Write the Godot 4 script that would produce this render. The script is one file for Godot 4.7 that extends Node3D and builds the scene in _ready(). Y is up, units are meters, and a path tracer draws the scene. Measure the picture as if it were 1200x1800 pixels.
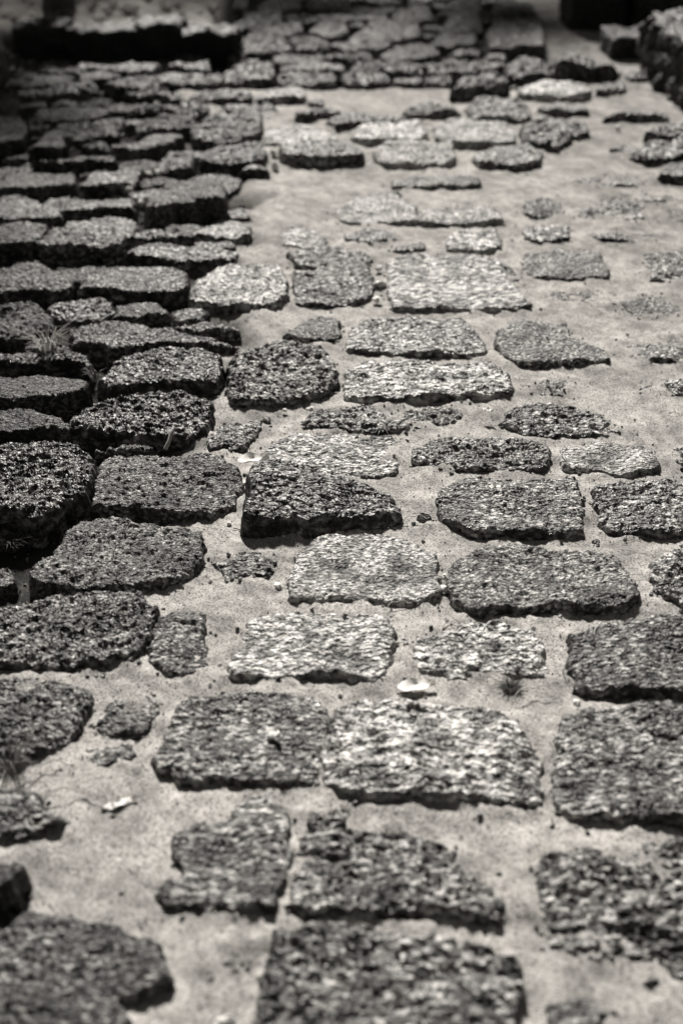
extends Node3D
# An old path of laterite paving stones half sunk in pale sand, seen walking along it.

var _noise := {}
var _mat := {}
var _path: Node3D
var _outlines: Array[PackedVector2Array] = []
var _rng := RandomNumberGenerator.new()

func _ready() -> void:
	_camera_and_light()
	_make_noises()
	_make_materials()
	_paving()
	_ground()
	_low_wall()
	_right_blocks()
	_tree()
	_loose_stones()
	_small_things()

# ---------------------------------------------------------------- camera, sky, sun, exposure
func _camera_and_light() -> void:
	var cam := Camera3D.new()
	cam.name = "camera"
	add_child(cam)
	cam.position = Vector3(0, 1.5, 0)
	cam.rotation_degrees = Vector3(-30.96, 0, 0)
	var at := CameraAttributesPhysical.new()
	at.frustum_focal_length = 45.0
	at.exposure_aperture = 2.0
	at.frustum_focus_distance = 2.95
	at.frustum_near = 0.05
	at.frustum_far = 400.0
	cam.attributes = at
	cam.fov = 43.6
	cam.near = 0.05
	cam.far = 400.0
	cam.current = true
	var env := Environment.new()
	env.background_mode = Environment.BG_SKY
	var sm := ProceduralSkyMaterial.new()
	sm.sky_top_color = Color(0.25, 0.247, 0.242)
	sm.sky_horizon_color = Color(0.28, 0.277, 0.27)
	sm.sky_curve = 0.2
	sm.ground_bottom_color = Color(0.25, 0.245, 0.235)
	sm.ground_horizon_color = Color(0.30, 0.295, 0.285)
	sm.sun_angle_max = 1.0
	var sky := Sky.new()
	sky.sky_material = sm
	env.sky = sky
	env.background_energy_multiplier = 1.0
	env.tonemap_mode = Environment.TONE_MAPPER_LINEAR
	env.tonemap_exposure = 1.5
	env.sdfgi_enabled = true
	env.ssao_enabled = true
	env.ssil_enabled = true
	var we := WorldEnvironment.new()
	we.name = "world_environment"
	we.environment = env
	add_child(we)
	var sun := DirectionalLight3D.new()
	sun.name = "sun"
	add_child(sun)
	sun.look_at_from_position(Vector3(-1.6, 9.2, -10.0), Vector3.ZERO)
	sun.light_energy = 1.6
	sun.light_color = Color(1.0, 0.98, 0.955)
	sun.light_angular_distance = 6.0
	sun.shadow_enabled = true

# ---------------------------------------------------------------- noises and materials
func _n(kind: String, seed_: int, freq: float, type: int, oct := 1) -> void:
	var f := FastNoiseLite.new()
	f.seed = seed_
	f.noise_type = type
	f.frequency = freq
	f.fractal_type = FastNoiseLite.FRACTAL_FBM if oct > 1 else FastNoiseLite.FRACTAL_NONE
	f.fractal_octaves = oct
	_noise[kind] = f

func _make_noises() -> void:
	_n("broad", 3, 6.0, FastNoiseLite.TYPE_SIMPLEX_SMOOTH)
	_n("edge", 7, 16.0, FastNoiseLite.TYPE_SIMPLEX, 3)
	_n("lump", 11, 34.0, FastNoiseLite.TYPE_SIMPLEX, 2)
	_n("knob", 19, 62.0, FastNoiseLite.TYPE_CELLULAR)
	_noise.knob.cellular_return_type = FastNoiseLite.RETURN_DISTANCE
	_noise.knob.cellular_jitter = 1.0
	_n("pit", 23, 105.0, FastNoiseLite.TYPE_SIMPLEX)
	_n("sand_broad", 31, 2.2, FastNoiseLite.TYPE_SIMPLEX_SMOOTH, 2)
	_n("sand_fine", 37, 24.0, FastNoiseLite.TYPE_SIMPLEX, 2)
	_n("blotch", 41, 7.0, FastNoiseLite.TYPE_SIMPLEX, 3)

func _tex(type: int, freq: float, seed_: int, stops: Array, oct := 1, warp := 0.0, size := 1024) -> NoiseTexture2D:
	var f := FastNoiseLite.new()
	f.seed = seed_
	f.noise_type = type
	f.frequency = freq
	f.fractal_type = FastNoiseLite.FRACTAL_FBM if oct > 1 else FastNoiseLite.FRACTAL_NONE
	f.fractal_octaves = oct
	f.cellular_return_type = FastNoiseLite.RETURN_DISTANCE
	if warp > 0.0:
		f.domain_warp_enabled = true
		f.domain_warp_amplitude = warp
		f.domain_warp_frequency = freq * 0.6
	var t := NoiseTexture2D.new()
	t.width = size
	t.height = size
	t.seamless = true
	t.noise = f
	if stops:
		var g := Gradient.new()
		var off := PackedFloat32Array()
		var col := PackedColorArray()
		for s in stops:
			off.append(s[0])
			var v: float = s[1]
			col.append(Color(v, v * 0.985, v * 0.95).linear_to_srgb() if s.size() == 2 else Color(v, v, v))
		g.offsets = off
		g.colors = col
		t.color_ramp = g
	return t

func _make_materials() -> void:
	# grainy laterite: dark iron crust with pale quartz and clay grains, in three mixes
	var relief := _tex(FastNoiseLite.TYPE_SIMPLEX, 0.04, 9, [], 4, 18.0)
	var mixes := {
		"dark_laterite": [[0.0, 0.012], [0.48, 0.025], [0.56, 0.08], [0.65, 0.22], [0.75, 0.5], [1.0, 0.75]],
		"laterite": [[0.0, 0.012], [0.42, 0.03], [0.50, 0.12], [0.60, 0.30], [0.70, 0.6], [1.0, 0.85]],
		"pale_laterite": [[0.0, 0.02], [0.34, 0.06], [0.42, 0.2], [0.53, 0.42], [0.66, 0.72], [1.0, 0.9]]}
	for called in mixes:
		var m := StandardMaterial3D.new()
		m.resource_name = called
		m.albedo_texture = _tex(FastNoiseLite.TYPE_SIMPLEX, 0.026, 5 + called.length(), mixes[called], 5, 12.0)
		m.vertex_color_use_as_albedo = true
		m.roughness = 0.5
		m.metallic_specular = 0.5
		m.heightmap_enabled = true
		m.heightmap_texture = relief
		m.heightmap_scale = 1.5
		m.uv1_triplanar = true
		m.uv1_world_triplanar = true
		m.uv1_scale = Vector3(1.15, 1.6, 1.9)
		_mat[called] = m
		for k in [1, 2]:   # finer and coarser grained beds of the same rock
			var v: StandardMaterial3D = m.duplicate()
			v.resource_name = called + [" fine", " coarse"][k - 1]
			v.uv1_scale = m.uv1_scale * [1.55, 0.72][k - 1]
			v.uv1_offset = Vector3(0.31, 0.17, 0.43) * k
			v.heightmap_scale = [1.0, 1.8][k - 1]
			v.roughness = [0.56, 0.46][k - 1]
			_mat[called + str(k)] = v
	_mat.stone = _mat.dark_laterite
	# dry sand with darker grains
	var s := StandardMaterial3D.new()
	s.resource_name = "sand"
	s.albedo_texture = _tex(FastNoiseLite.TYPE_VALUE, 0.22, 12, [[0.0, 0.12], [0.3, 0.42], [0.5, 0.8], [0.75, 1.0], [1.0, 1.0]], 2)
	s.vertex_color_use_as_albedo = true
	s.roughness = 0.95
	s.metallic_specular = 0.2
	s.heightmap_enabled = true
	s.heightmap_texture = _tex(FastNoiseLite.TYPE_SIMPLEX, 0.11, 14, [], 4)
	s.heightmap_scale = 0.16
	s.uv1_triplanar = true
	s.uv1_world_triplanar = true
	s.uv1_scale = Vector3(1.9, 1.9, 1.9)
	_mat.sand = s
	_mat.pale = _flat("pale_chip", 0.72, 0.7)
	_mat.leaf = _flat("dry_leaf", 0.75, 0.6)
	_mat.grit = _flat("grit", 1.0, 0.9)
	_mat.grit.vertex_color_use_as_albedo = true
	_mat.grass = _flat("dry_grass", 0.22, 0.7)
	_mat.straw = _flat("straw", 0.5, 0.7)
	_mat.moss = _flat("moss", 0.09, 0.9)
	_mat.twig = _flat("twig", 0.34, 0.85)
	_mat.unseen_foliage = _flat("unseen_foliage", 0.07, 0.6)
	var b := StandardMaterial3D.new()
	b.resource_name = "bark"
	b.albedo_texture = _tex(FastNoiseLite.TYPE_SIMPLEX, 0.03, 21, [[0.0, 0.02], [0.6, 0.06], [1.0, 0.16]], 4, 0.0, 512)
	b.roughness = 0.9
	b.heightmap_enabled = true
	b.heightmap_texture = _tex(FastNoiseLite.TYPE_SIMPLEX, 0.04, 22, [], 3, 0.0, 512)
	b.heightmap_scale = 1.5
	b.uv1_triplanar = true
	b.uv1_world_triplanar = true
	b.uv1_scale = Vector3(3.0, 0.8, 3.0)
	_mat.bark = b

func _flat(called: String, v: float, rough: float) -> StandardMaterial3D:
	var m := StandardMaterial3D.new()
	m.resource_name = called
	m.albedo_color = Color(v, v * 0.985, v * 0.95).linear_to_srgb()
	m.roughness = rough
	m.metallic_specular = 0.3
	return m

# ---------------------------------------------------------------- small helpers
func _tag(o: Node, label: String, category := "", group := "", kind := "") -> void:
	if label:
		o.set_meta("label", label)
	if category:
		o.set_meta("category", category)
	if group:
		o.set_meta("group", group)
	if kind:
		o.set_meta("kind", kind)

func _numbered(called: String, parent: Node) -> String:
	if not parent.has_node(NodePath(called)):
		return called
	var k := 1
	while parent.has_node(NodePath("%s_%03d" % [called, k])):
		k += 1
	return "%s_%03d" % [called, k]

func _put(called: String, mesh: Mesh, mat: Material, parent: Node, at := Vector3.ZERO) -> MeshInstance3D:
	var o := MeshInstance3D.new()
	o.name = _numbered(called, parent)
	o.mesh = mesh
	o.material_override = mat
	o.position = at
	parent.add_child(o, true)
	return o

func _thing(called: String, at: Vector3, label: String, category: String, group := "") -> Node3D:
	var o := Node3D.new()
	o.name = _numbered(called, self)
	add_child(o, true)
	o.position = at
	_tag(o, label, category, group)
	return o

func _arrays_mesh(v: PackedVector3Array, n: PackedVector3Array, c: PackedColorArray, idx: PackedInt32Array) -> ArrayMesh:
	var a := []
	a.resize(Mesh.ARRAY_MAX)
	a[Mesh.ARRAY_VERTEX] = v
	a[Mesh.ARRAY_NORMAL] = n
	if c.size():
		a[Mesh.ARRAY_COLOR] = c
	a[Mesh.ARRAY_INDEX] = idx
	var me := ArrayMesh.new()
	me.add_surface_from_arrays(Mesh.PRIMITIVE_TRIANGLES, a)
	return me

# a square grid of points that keeps only the cells marked, with smooth normals
func _grid_mesh(pts: PackedVector3Array, keep: PackedByteArray, nx: int, nz: int, col: PackedColorArray) -> ArrayMesh:
	var remap := PackedInt32Array()
	remap.resize(nx * nz)
	remap.fill(-1)
	var v := PackedVector3Array()
	var n := PackedVector3Array()
	var c := PackedColorArray()
	var idx := PackedInt32Array()
	for j in nz - 1:
		for i in nx - 1:
			var a := j * nx + i
			if keep[a] + keep[a + 1] + keep[a + nx] + keep[a + nx + 1] < 4:
				continue
			for k in [a, a + 1, a + nx, a + nx + 1]:
				if remap[k] < 0:
					remap[k] = v.size()
					v.append(pts[k])
					c.append(col[k])
					var ki: int = k % nx
					var kj: int = k / nx
					var l: Vector3 = pts[k - 1 if ki > 0 else k]
					var r: Vector3 = pts[k + 1 if ki < nx - 1 else k]
					var u: Vector3 = pts[k - nx if kj > 0 else k]
					var d: Vector3 = pts[k + nx if kj < nz - 1 else k]
					var nn := (d - u).cross(r - l).normalized()
					n.append(nn if nn.y >= 0.0 else -nn)
			var p := remap[a]
			var q := remap[a + 1]
			var s := remap[a + nx]
			var t := remap[a + nx + 1]
			idx.append_array([p, q, t, p, t, s])
	return _arrays_mesh(v, n, c, idx)

# ---------------------------------------------------------------- ground
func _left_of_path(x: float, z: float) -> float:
	# 0 on the sandy path, 1 in the dark, shade-toned soil at its left edge and between the far paving
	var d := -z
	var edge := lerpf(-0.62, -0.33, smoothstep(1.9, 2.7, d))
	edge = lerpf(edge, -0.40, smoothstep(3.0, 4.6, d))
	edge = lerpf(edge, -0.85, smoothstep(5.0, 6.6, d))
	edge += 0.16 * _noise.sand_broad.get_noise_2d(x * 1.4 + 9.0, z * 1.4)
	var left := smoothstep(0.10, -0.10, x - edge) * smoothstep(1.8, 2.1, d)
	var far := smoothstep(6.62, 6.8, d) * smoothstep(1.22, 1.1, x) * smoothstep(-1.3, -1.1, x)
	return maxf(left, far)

func _bank(x: float, z: float) -> float:
	# the raised earth behind the low wall at the far left
	var back := smoothstep(7.3, 7.5, -z + 0.0)
	var side := smoothstep(-0.62, -0.78, x)
	var slope := smoothstep(6.2, 7.4, -z) * smoothstep(-1.7, -2.0, x)
	return 0.17 * maxf(back * side, slope)

func _sand_y(x: float, z: float) -> float:
	var y: float = 0.005 * _noise.sand_broad.get_noise_2d(x, z) + 0.0022 * _noise.sand_fine.get_noise_2d(x * 1.3, z * 1.3)
	y += 0.0012 * _noise.lump.get_noise_2d(x * 1.6, z * 1.6)
	var heap: float = smoothstep(-0.15, 0.45, _noise.blotch.get_noise_2d(x * 0.9 + 3.0, z * 0.9))
	y += 0.010 * heap * _nearness(x, z)
	y -= 0.028 * _left_of_path(x, z)
	return y + _bank(x, z)

func _ground() -> void:
	var far := PlaneMesh.new()
	far.size = Vector2(400, 400)
	var g := _put("ground", far, _mat.sand, self, Vector3(0, -0.16, 0))
	_tag(g, "", "", "", "structure")
	var zs := PackedFloat32Array()
	var z := -0.5
	while z > -14.0:
		zs.append(z)
		z -= clampf(-z * 0.0042, 0.009, 0.045)
	zs.reverse()
	var nx := 330
	var nz := zs.size()
	var pts := PackedVector3Array()
	var col := PackedColorArray()
	var keep := PackedByteArray()
	for j in nz:
		var half := 1.5 + -zs[j] * 0.22
		for i in nx:
			var x := lerpf(-half, half, i / (nx - 1.0))
			var y := _sand_y(x, zs[j])
			if i == 0 or i == nx - 1 or j == 0 or j == nz - 1:
				y = -0.2
			pts.append(Vector3(x, y, zs[j]))
			var soil := maxf(_left_of_path(x, zs[j]), smoothstep(0.02, 0.12, _bank(x, zs[j])))  # dark soil, its colour also blackened to deepen the shade at left
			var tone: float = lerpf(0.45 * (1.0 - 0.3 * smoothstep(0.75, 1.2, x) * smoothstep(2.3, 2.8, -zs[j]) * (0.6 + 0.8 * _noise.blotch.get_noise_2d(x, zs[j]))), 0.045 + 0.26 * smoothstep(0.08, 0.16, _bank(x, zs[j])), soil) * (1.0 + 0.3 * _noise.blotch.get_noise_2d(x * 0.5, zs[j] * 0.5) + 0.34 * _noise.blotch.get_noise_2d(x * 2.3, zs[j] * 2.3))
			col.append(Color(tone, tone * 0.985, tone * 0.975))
			keep.append(1)
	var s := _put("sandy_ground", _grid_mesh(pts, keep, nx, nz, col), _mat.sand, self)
	_tag(s, "", "", "", "structure")

# ---------------------------------------------------------------- stones
func _inside(poly: PackedVector2Array, p: Vector2) -> float:
	var best := 1e9
	var k := poly.size() - 1
	for i in poly.size():
		var q := Geometry2D.get_closest_point_to_segment(p, poly[k], poly[i])
		best = minf(best, q.distance_squared_to(p))
		k = i
	best = sqrt(best)
	return best if Geometry2D.is_point_in_polygon(p, poly) else -best

func _stone_mesh(poly: PackedVector2Array, mid: Vector2, h: float, tone: float, tilt: Vector2, turn := 0.0, amp := 1.0, low := -0.035) -> ArrayMesh:
	var lo := poly[0]
	var hi := poly[0]
	for p in poly:
		lo = lo.min(p)
		hi = hi.max(p)
	var away := Vector2(mid.x, mid.y).length()
	var cell := clampf(away * 0.0014, 0.0038, 0.014)
	lo -= Vector2(0.03, 0.03)
	hi += Vector2(0.03, 0.03)
	var nx := int((hi.x - lo.x) / cell) + 2
	var nz := int((hi.y - lo.y) / cell) + 2
	amp *= lerpf(1.0, 2.0, smoothstep(4.8, 6.5, away))
	var round_r := clampf(h * 0.45, 0.008, 0.018)
	var pts := PackedVector3Array()
	var keep := PackedByteArray()
	var col := PackedColorArray()
	var edge: FastNoiseLite = _noise.edge
	var broad: FastNoiseLite = _noise.broad
	var lump: FastNoiseLite = _noise.lump
	var knob: FastNoiseLite = _noise.knob
	var pit: FastNoiseLite = _noise.pit
	var blotch: FastNoiseLite = _noise.blotch
	for j in nz:
		for i in nx:
			var p := lo + Vector2(i, j) * cell
			var e := edge.get_noise_2d(p.x, p.y)
			var d := _inside(poly, p) + 0.009 * e + 0.004
			if d < -cell * 1.5:
				pts.append(Vector3(p.x - mid.x, low, p.y - mid.y))
				keep.append(0)
				col.append(Color.BLACK)
				continue
			var t := clampf(d / round_r, 0.0, 1.0)
			var prof := pow(1.0 - pow(1.0 - t, 2.6), 0.385)
			var top := h + tilt.x * (p.x - mid.x) + tilt.y * (p.y - mid.y) + 0.009 * broad.get_noise_2d(p.x, p.y)
			var q := p.rotated(turn)
			var big := lump.get_noise_2d(q.x * 0.22, q.y * 0.42)
			var lm := lump.get_noise_2d(q.x * 0.85 + 7.0, q.y * 1.5)
			var kn := knob.get_noise_2d(q.x * 0.8 + 0.02 * lm, q.y * 1.3 + 0.02 * big)
			var pt := pit.get_noise_2d(q.x * 0.8, q.y * 1.2)
			var plate := smoothstep(-0.35, 0.1, lm + 0.4 * big)
			var rough := amp * (0.0055 * big + 0.006 * plate - 0.005 - 0.0026 * (kn + 0.5) + 0.0024 * pt)
			rough -= maxf(0.0, 1.0 - d / 0.04) * 0.010 * smoothstep(-0.1, 0.7, big + 0.6 * e)
			var y := low + (top - low) * prof + rough * minf(1.0, 0.35 + prof)
			var jx := 0.004 * lm * (1.0 - t)
			var jz := 0.006 * (kn + 0.5) * (1.0 - t)
			pts.append(Vector3(p.x - mid.x + jx, y, p.y - mid.y + jz))
			keep.append(1)
			var shade: float = clampf(tone * (1.0 + 1.1 * blotch.get_noise_2d(p.x + 40.0, p.y)), 0.02, 1.0)
			col.append(Color(shade, shade, shade))
	return _grid_mesh(pts, keep, nx, nz, col)

func _poly_of(flat: Array) -> PackedVector2Array:
	var poly := PackedVector2Array()
	for i in flat.size() / 2:
		poly.append(Vector2(flat[2 * i], flat[2 * i + 1]))
	return poly

func _mid(poly: PackedVector2Array) -> Vector2:
	var m := Vector2.ZERO
	for p in poly:
		m += p
	return m / poly.size()

func _stone(h: float, tone: float, flat: Array, extra := Vector2.ZERO, grain := 1.0) -> void:
	var poly := _poly_of(flat)
	var mid := _mid(poly)
	var tilt := Vector2(_rng.randf_range(-0.03, 0.03), _rng.randf_range(-0.03, 0.05))
	tilt += extra
	var kind := "dark_laterite" if tone < 0.5 else ("laterite" if tone < 0.8 else "pale_laterite")
	var me := _stone_mesh(poly, mid, h, clampf(tone * [1.6, 1.15, 0.9][["dark_laterite", "laterite", "pale_laterite"].find(kind)], 0.3, 0.95), tilt, _rng.randf_range(-0.45, 0.45), _rng.randf_range(0.5, 1.2) * (0.7 if kind == "pale_laterite" else 1.0) * grain)
	_outlines.append(poly)
	_put("paving_stone", me, _mat[kind + ["", "", "1", "2"][_rng.randi() % 4]], _path, Vector3(mid.x, 0, mid.y))

# how close each spot of the sand is to the side of a stone, on a 15 mm raster
var _near := PackedFloat32Array()
const NEAR_W := 400
const NEAR_H := 600
func _mark_edges() -> void:
	_near.resize(NEAR_W * NEAR_H)
	for poly in _outlines:
		var k := poly.size() - 1
		for i in poly.size():
			var steps := int(poly[i].distance_to(poly[k]) / 0.012) + 1
			for c in steps:
				var p := poly[k].lerp(poly[i], c / float(steps))
				var gx := int((p.x + 3.0) / 0.015)
				var gz := int((-p.y - 0.8) / 0.015)
				for dz in range(-3, 4):
					for dx in range(-3, 4):
						var x := gx + dx
						var z := gz + dz
						if x < 0 or z < 0 or x >= NEAR_W or z >= NEAR_H:
							continue
						var f := 1.0 - sqrt(dx * dx + dz * dz) / 4.3
						if f > _near[z * NEAR_W + x]:
							_near[z * NEAR_W + x] = f
			k = i

func _nearness(x: float, z: float) -> float:
	var fx := (x + 3.0) / 0.015
	var fz := (-z - 0.8) / 0.015
	if fx < 0.0 or fz < 0.0 or fx >= NEAR_W - 1.0 or fz >= NEAR_H - 1.0:
		return 0.0
	var at := int(fz) * NEAR_W + int(fx)
	var u := fx - floorf(fx)
	var w := fz - floorf(fz)
	return lerpf(lerpf(_near[at], _near[at + 1], u), lerpf(_near[at + NEAR_W], _near[at + NEAR_W + 1], u), w)

func _paving() -> void:  # stone tones lowered at left and far end, painting edge shade into them
	_rng.seed = 4
	_path = Node3D.new()
	_path.name = "stone_path"
	add_child(_path)
	_tag(_path, "", "", "", "structure")
	_stone(0.021, 0.34, [-0.572, -1.320, -0.454, -1.320, -0.341, -1.297, -0.271, -1.268, -0.252, -1.250, -0.238, -1.198, -0.275, -1.173, -0.301, -1.164, -0.290, -1.136, -0.303, -1.087, -0.515, -1.087])
	_stone(0.0231, 0.62, [-0.104, -1.292, -0.033, -1.306, 0.033, -1.297, 0.148, -1.276, 0.211, -1.246, 0.255, -1.241, 0.250, -1.160, 0.226, -1.079, -0.121, -1.079, -0.114, -1.178])
	_stone(0.0168, 0.55, [-0.272, -1.487, -0.247, -1.512, -0.183, -1.512, -0.172, -1.550, -0.150, -1.570, -0.122, -1.564, -0.083, -1.524, -0.078, -1.438, -0.087, -1.379, -0.102, -1.328, -0.144, -1.326, -0.222, -1.339, -0.268, -1.330, -0.278, -1.370, -0.236, -1.402, -0.267, -1.450])
	_stone(0.0189, 0.65, [-0.072, -1.472, -0.036, -1.497, 0.045, -1.491, 0.091, -1.510, 0.131, -1.478, 0.178, -1.448, 0.193, -1.412, 0.240, -1.354, 0.246, -1.338, 0.231, -1.305, 0.203, -1.318, 0.119, -1.326, 0.034, -1.323, -0.034, -1.326, -0.081, -1.334, -0.080, -1.389])
	_stone(0.012, 0.4, [-0.051, -1.536, -0.019, -1.553, 0.011, -1.545, 0.014, -1.508, -0.027, -1.491, -0.055, -1.505])
	_stone(0.0189, 0.4, [-0.626, -1.602, -0.530, -1.595, -0.490, -1.561, -0.478, -1.522, -0.430, -1.510, -0.455, -1.493, -0.499, -1.482, -0.542, -1.472, -0.592, -1.454])
	_stone(0.0558, 0.25, [-0.587, -1.400, -0.490, -1.388, -0.470, -1.377, -0.478, -1.332, -0.501, -1.328, -0.575, -1.318])
	_stone(0.012, 0.7, [0.307, -1.442, 0.405, -1.467, 0.496, -1.473, 0.615, -1.479, 0.543, -1.196, 0.476, -1.215, 0.449, -1.244, 0.410, -1.253, 0.351, -1.244, 0.297, -1.271, 0.288, -1.328])
	_stone(0.012, 0.6, [0.287, -1.168, 0.333, -1.186, 0.364, -1.163, 0.363, -1.131, 0.369, -1.079, 0.271, -1.079])
	_stone(0.0231, 0.6, [0.387, -1.749, 0.448, -1.788, 0.542, -1.796, 0.693, -1.788, 0.621, -1.497, 0.551, -1.510, 0.460, -1.516, 0.378, -1.522, 0.350, -1.551, 0.356, -1.639])
	_stone(0.0189, 0.95, [-0.015, -1.793, 0.041, -1.822, 0.165, -1.817, 0.256, -1.801, 0.313, -1.762, 0.329, -1.687, 0.342, -1.640, 0.327, -1.555, 0.280, -1.548, 0.188, -1.565, 0.094, -1.565, 0.000, -1.575, -0.028, -1.593, -0.031, -1.687])
	_stone(0.0168, 0.7, [-0.305, -1.780, -0.270, -1.836, -0.167, -1.844, -0.062, -1.836, -0.026, -1.796, -0.015, -1.764, -0.029, -1.678, -0.043, -1.608, -0.095, -1.595, -0.191, -1.608, -0.267, -1.602, -0.308, -1.629, -0.320, -1.651, -0.306, -1.704])
	_stone(0.012, 0.55, [-0.420, -1.826, -0.365, -1.842, -0.332, -1.826, -0.330, -1.770, -0.360, -1.726, -0.421, -1.731, -0.435, -1.755])
	_stone(0.012, 0.5, [-0.444, -1.695, -0.366, -1.702, -0.357, -1.673, -0.387, -1.640, -0.418, -1.622, -0.450, -1.640])
	_stone(0.021, 0.4, [-0.698, -1.889, -0.517, -1.881, -0.470, -1.856, -0.456, -1.831, -0.454, -1.759, -0.476, -1.703, -0.528, -1.664, -0.643, -1.657])
	_stone(0.009, 0.5, [-0.189, -1.263, -0.144, -1.260, -0.138, -1.243, -0.170, -1.230, -0.195, -1.239])
	_stone(0.021, 0.42, [-0.749, -2.090, -0.621, -2.130, -0.499, -2.161, -0.417, -2.150, -0.369, -2.090, -0.367, -2.033, -0.391, -1.950, -0.432, -1.934, -0.503, -1.908, -0.580, -1.916, -0.711, -1.925])
	_stone(0.012, 0.55, [-0.373, -2.074, -0.319, -2.093, -0.272, -2.083, -0.265, -2.026, -0.255, -1.946, -0.251, -1.908, -0.320, -1.902, -0.368, -1.940, -0.376, -1.989])
	_stone(0.01428, 1, [-0.191, -2.061, -0.137, -2.096, 0.000, -2.100, 0.091, -2.080, 0.102, -2.023, 0.095, -1.953, 0.085, -1.891, 0.053, -1.874, 0.000, -1.891, -0.064, -1.885, -0.138, -1.882, -0.213, -1.891, -0.211, -1.940, -0.193, -2.005], Vector2.ZERO, .6)
	_stone(0.012, 0.85, [0.145, -2.026, 0.202, -2.055, 0.304, -2.060, 0.378, -2.026, 0.393, -1.971, 0.379, -1.899, 0.319, -1.891, 0.212, -1.882, 0.150, -1.908, 0.130, -1.940])
	_stone(0.0252, 0.42, [0.441, -2.008, 0.514, -2.046, 0.596, -2.065, 0.767, -2.075, 0.702, -1.808, 0.621, -1.816, 0.521, -1.832, 0.458, -1.832, 0.430, -1.854, 0.427, -1.918])
	_stone(0.021, 0.72, [0.242, -2.289, 0.307, -2.334, 0.406, -2.341, 0.514, -2.323, 0.583, -2.300, 0.593, -2.256, 0.603, -2.213, 0.606, -2.128, 0.572, -2.104, 0.435, -2.100, 0.341, -2.085, 0.251, -2.091, 0.220, -2.134, 0.219, -2.213])
	_stone(0.0189, 0.6, [0.656, -2.270, 0.723, -2.326, 0.836, -2.337, 0.778, -2.100, 0.688, -2.110, 0.651, -2.152, 0.639, -2.216])
	_stone(0.0189, 1, [-0.092, -2.315, -0.050, -2.361, 0.050, -2.372, 0.148, -2.354, 0.201, -2.303, 0.204, -2.217, 0.199, -2.140, 0.139, -2.130, 0.046, -2.136, -0.093, -2.136, -0.110, -2.150, -0.107, -2.217])
	_stone(0.0252, 0.45, [-0.582, -2.434, -0.508, -2.446, -0.378, -2.422, -0.313, -2.398, -0.293, -2.316, -0.299, -2.254, -0.331, -2.202, -0.410, -2.177, -0.536, -2.160, -0.618, -2.160, -0.652, -2.216, -0.618, -2.294, -0.598, -2.386])
	_stone(0.012, 0.45, [-0.754, -2.248, -0.697, -2.259, -0.679, -2.205, -0.693, -2.181, -0.737, -2.171])
	_stone(0.0558, 0.36, [-0.211, -2.586, -0.160, -2.627, -0.053, -2.600, 0.052, -2.560, 0.116, -2.520, 0.136, -2.444, 0.133, -2.438, 0.051, -2.426, -0.050, -2.391, -0.150, -2.391, -0.216, -2.398, -0.215, -2.457], Vector2(-0.13, -0.08), .8)
	_stone(0.021, 0.6, [0.232, -2.594, 0.309, -2.635, 0.442, -2.627, 0.550, -2.635, 0.556, -2.568, 0.541, -2.451, 0.533, -2.391, 0.437, -2.374, 0.337, -2.379, 0.276, -2.391, 0.223, -2.444, 0.218, -2.516])
	_stone(0.0189, 0.55, [0.582, -2.585, 0.671, -2.631, 0.911, -2.625, 0.847, -2.367, 0.750, -2.379, 0.626, -2.384, 0.579, -2.403, 0.576, -2.469])
	_stone(0.0252, 0.4, [-0.576, -2.711, -0.469, -2.735, -0.303, -2.735, -0.252, -2.683, -0.232, -2.600, -0.241, -2.517, -0.295, -2.470, -0.372, -2.463, -0.465, -2.488, -0.583, -2.500, -0.599, -2.524, -0.580, -2.614])
	_stone(0.062, 0.28, [-0.900, -2.715, -0.745, -2.759, -0.630, -2.730, -0.580, -2.658, -0.570, -2.575, -0.573, -2.477, -0.612, -2.447, -0.662, -2.379, -0.727, -2.391, -0.828, -2.391])
	_stone(0.0394, 0.2016, [-0.965, -2.961, -0.788, -2.951, -0.697, -2.896, -0.669, -2.844, -0.769, -2.838, -0.935, -2.817])
	_stone(0.0331, 0.3024, [-0.668, -2.973, -0.568, -3.041, -0.422, -3.075, -0.342, -3.024, -0.322, -2.924, -0.337, -2.863, -0.383, -2.826, -0.498, -2.832, -0.586, -2.847, -0.674, -2.863, -0.691, -2.887])
	_stone(0.012, 0.4, [-0.604, -2.795, -0.479, -2.803, -0.448, -2.778, -0.560, -2.772])
	_stone(0.012, 0.5, [-0.306, -2.934, -0.205, -2.950, -0.208, -2.871, -0.239, -2.787, -0.323, -2.787, -0.340, -2.825, -0.317, -2.886])
	_stone(0.012, 0.95, [-0.176, -2.795, -0.129, -2.871, 0.000, -2.877, 0.129, -2.864, 0.144, -2.809, 0.129, -2.672, 0.054, -2.645, -0.054, -2.659, -0.164, -2.685, -0.187, -2.750])
	_stone(0.01344, 0.6, [-0.081, -2.990, -0.015, -3.037, 0.075, -3.023, 0.118, -2.964, 0.182, -2.924, 0.173, -2.888, 0.086, -2.878, -0.029, -2.894, -0.116, -2.907])
	_stone(0.009, 0.7, [0.163, -3.005, 0.269, -3.022, 0.342, -3.012, 0.292, -2.940, 0.202, -2.894, 0.146, -2.921])
	_stone(0.01512, 0.6, [0.175, -2.789, 0.227, -2.828, 0.369, -2.834, 0.481, -2.819, 0.510, -2.774, 0.501, -2.700, 0.437, -2.686, 0.341, -2.681, 0.246, -2.692, 0.172, -2.724])
	_stone(0.012, 0.8, [0.541, -2.795, 0.638, -2.825, 0.748, -2.809, 0.764, -2.750, 0.765, -2.686, 0.679, -2.664, 0.573, -2.681, 0.527, -2.696])
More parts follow.
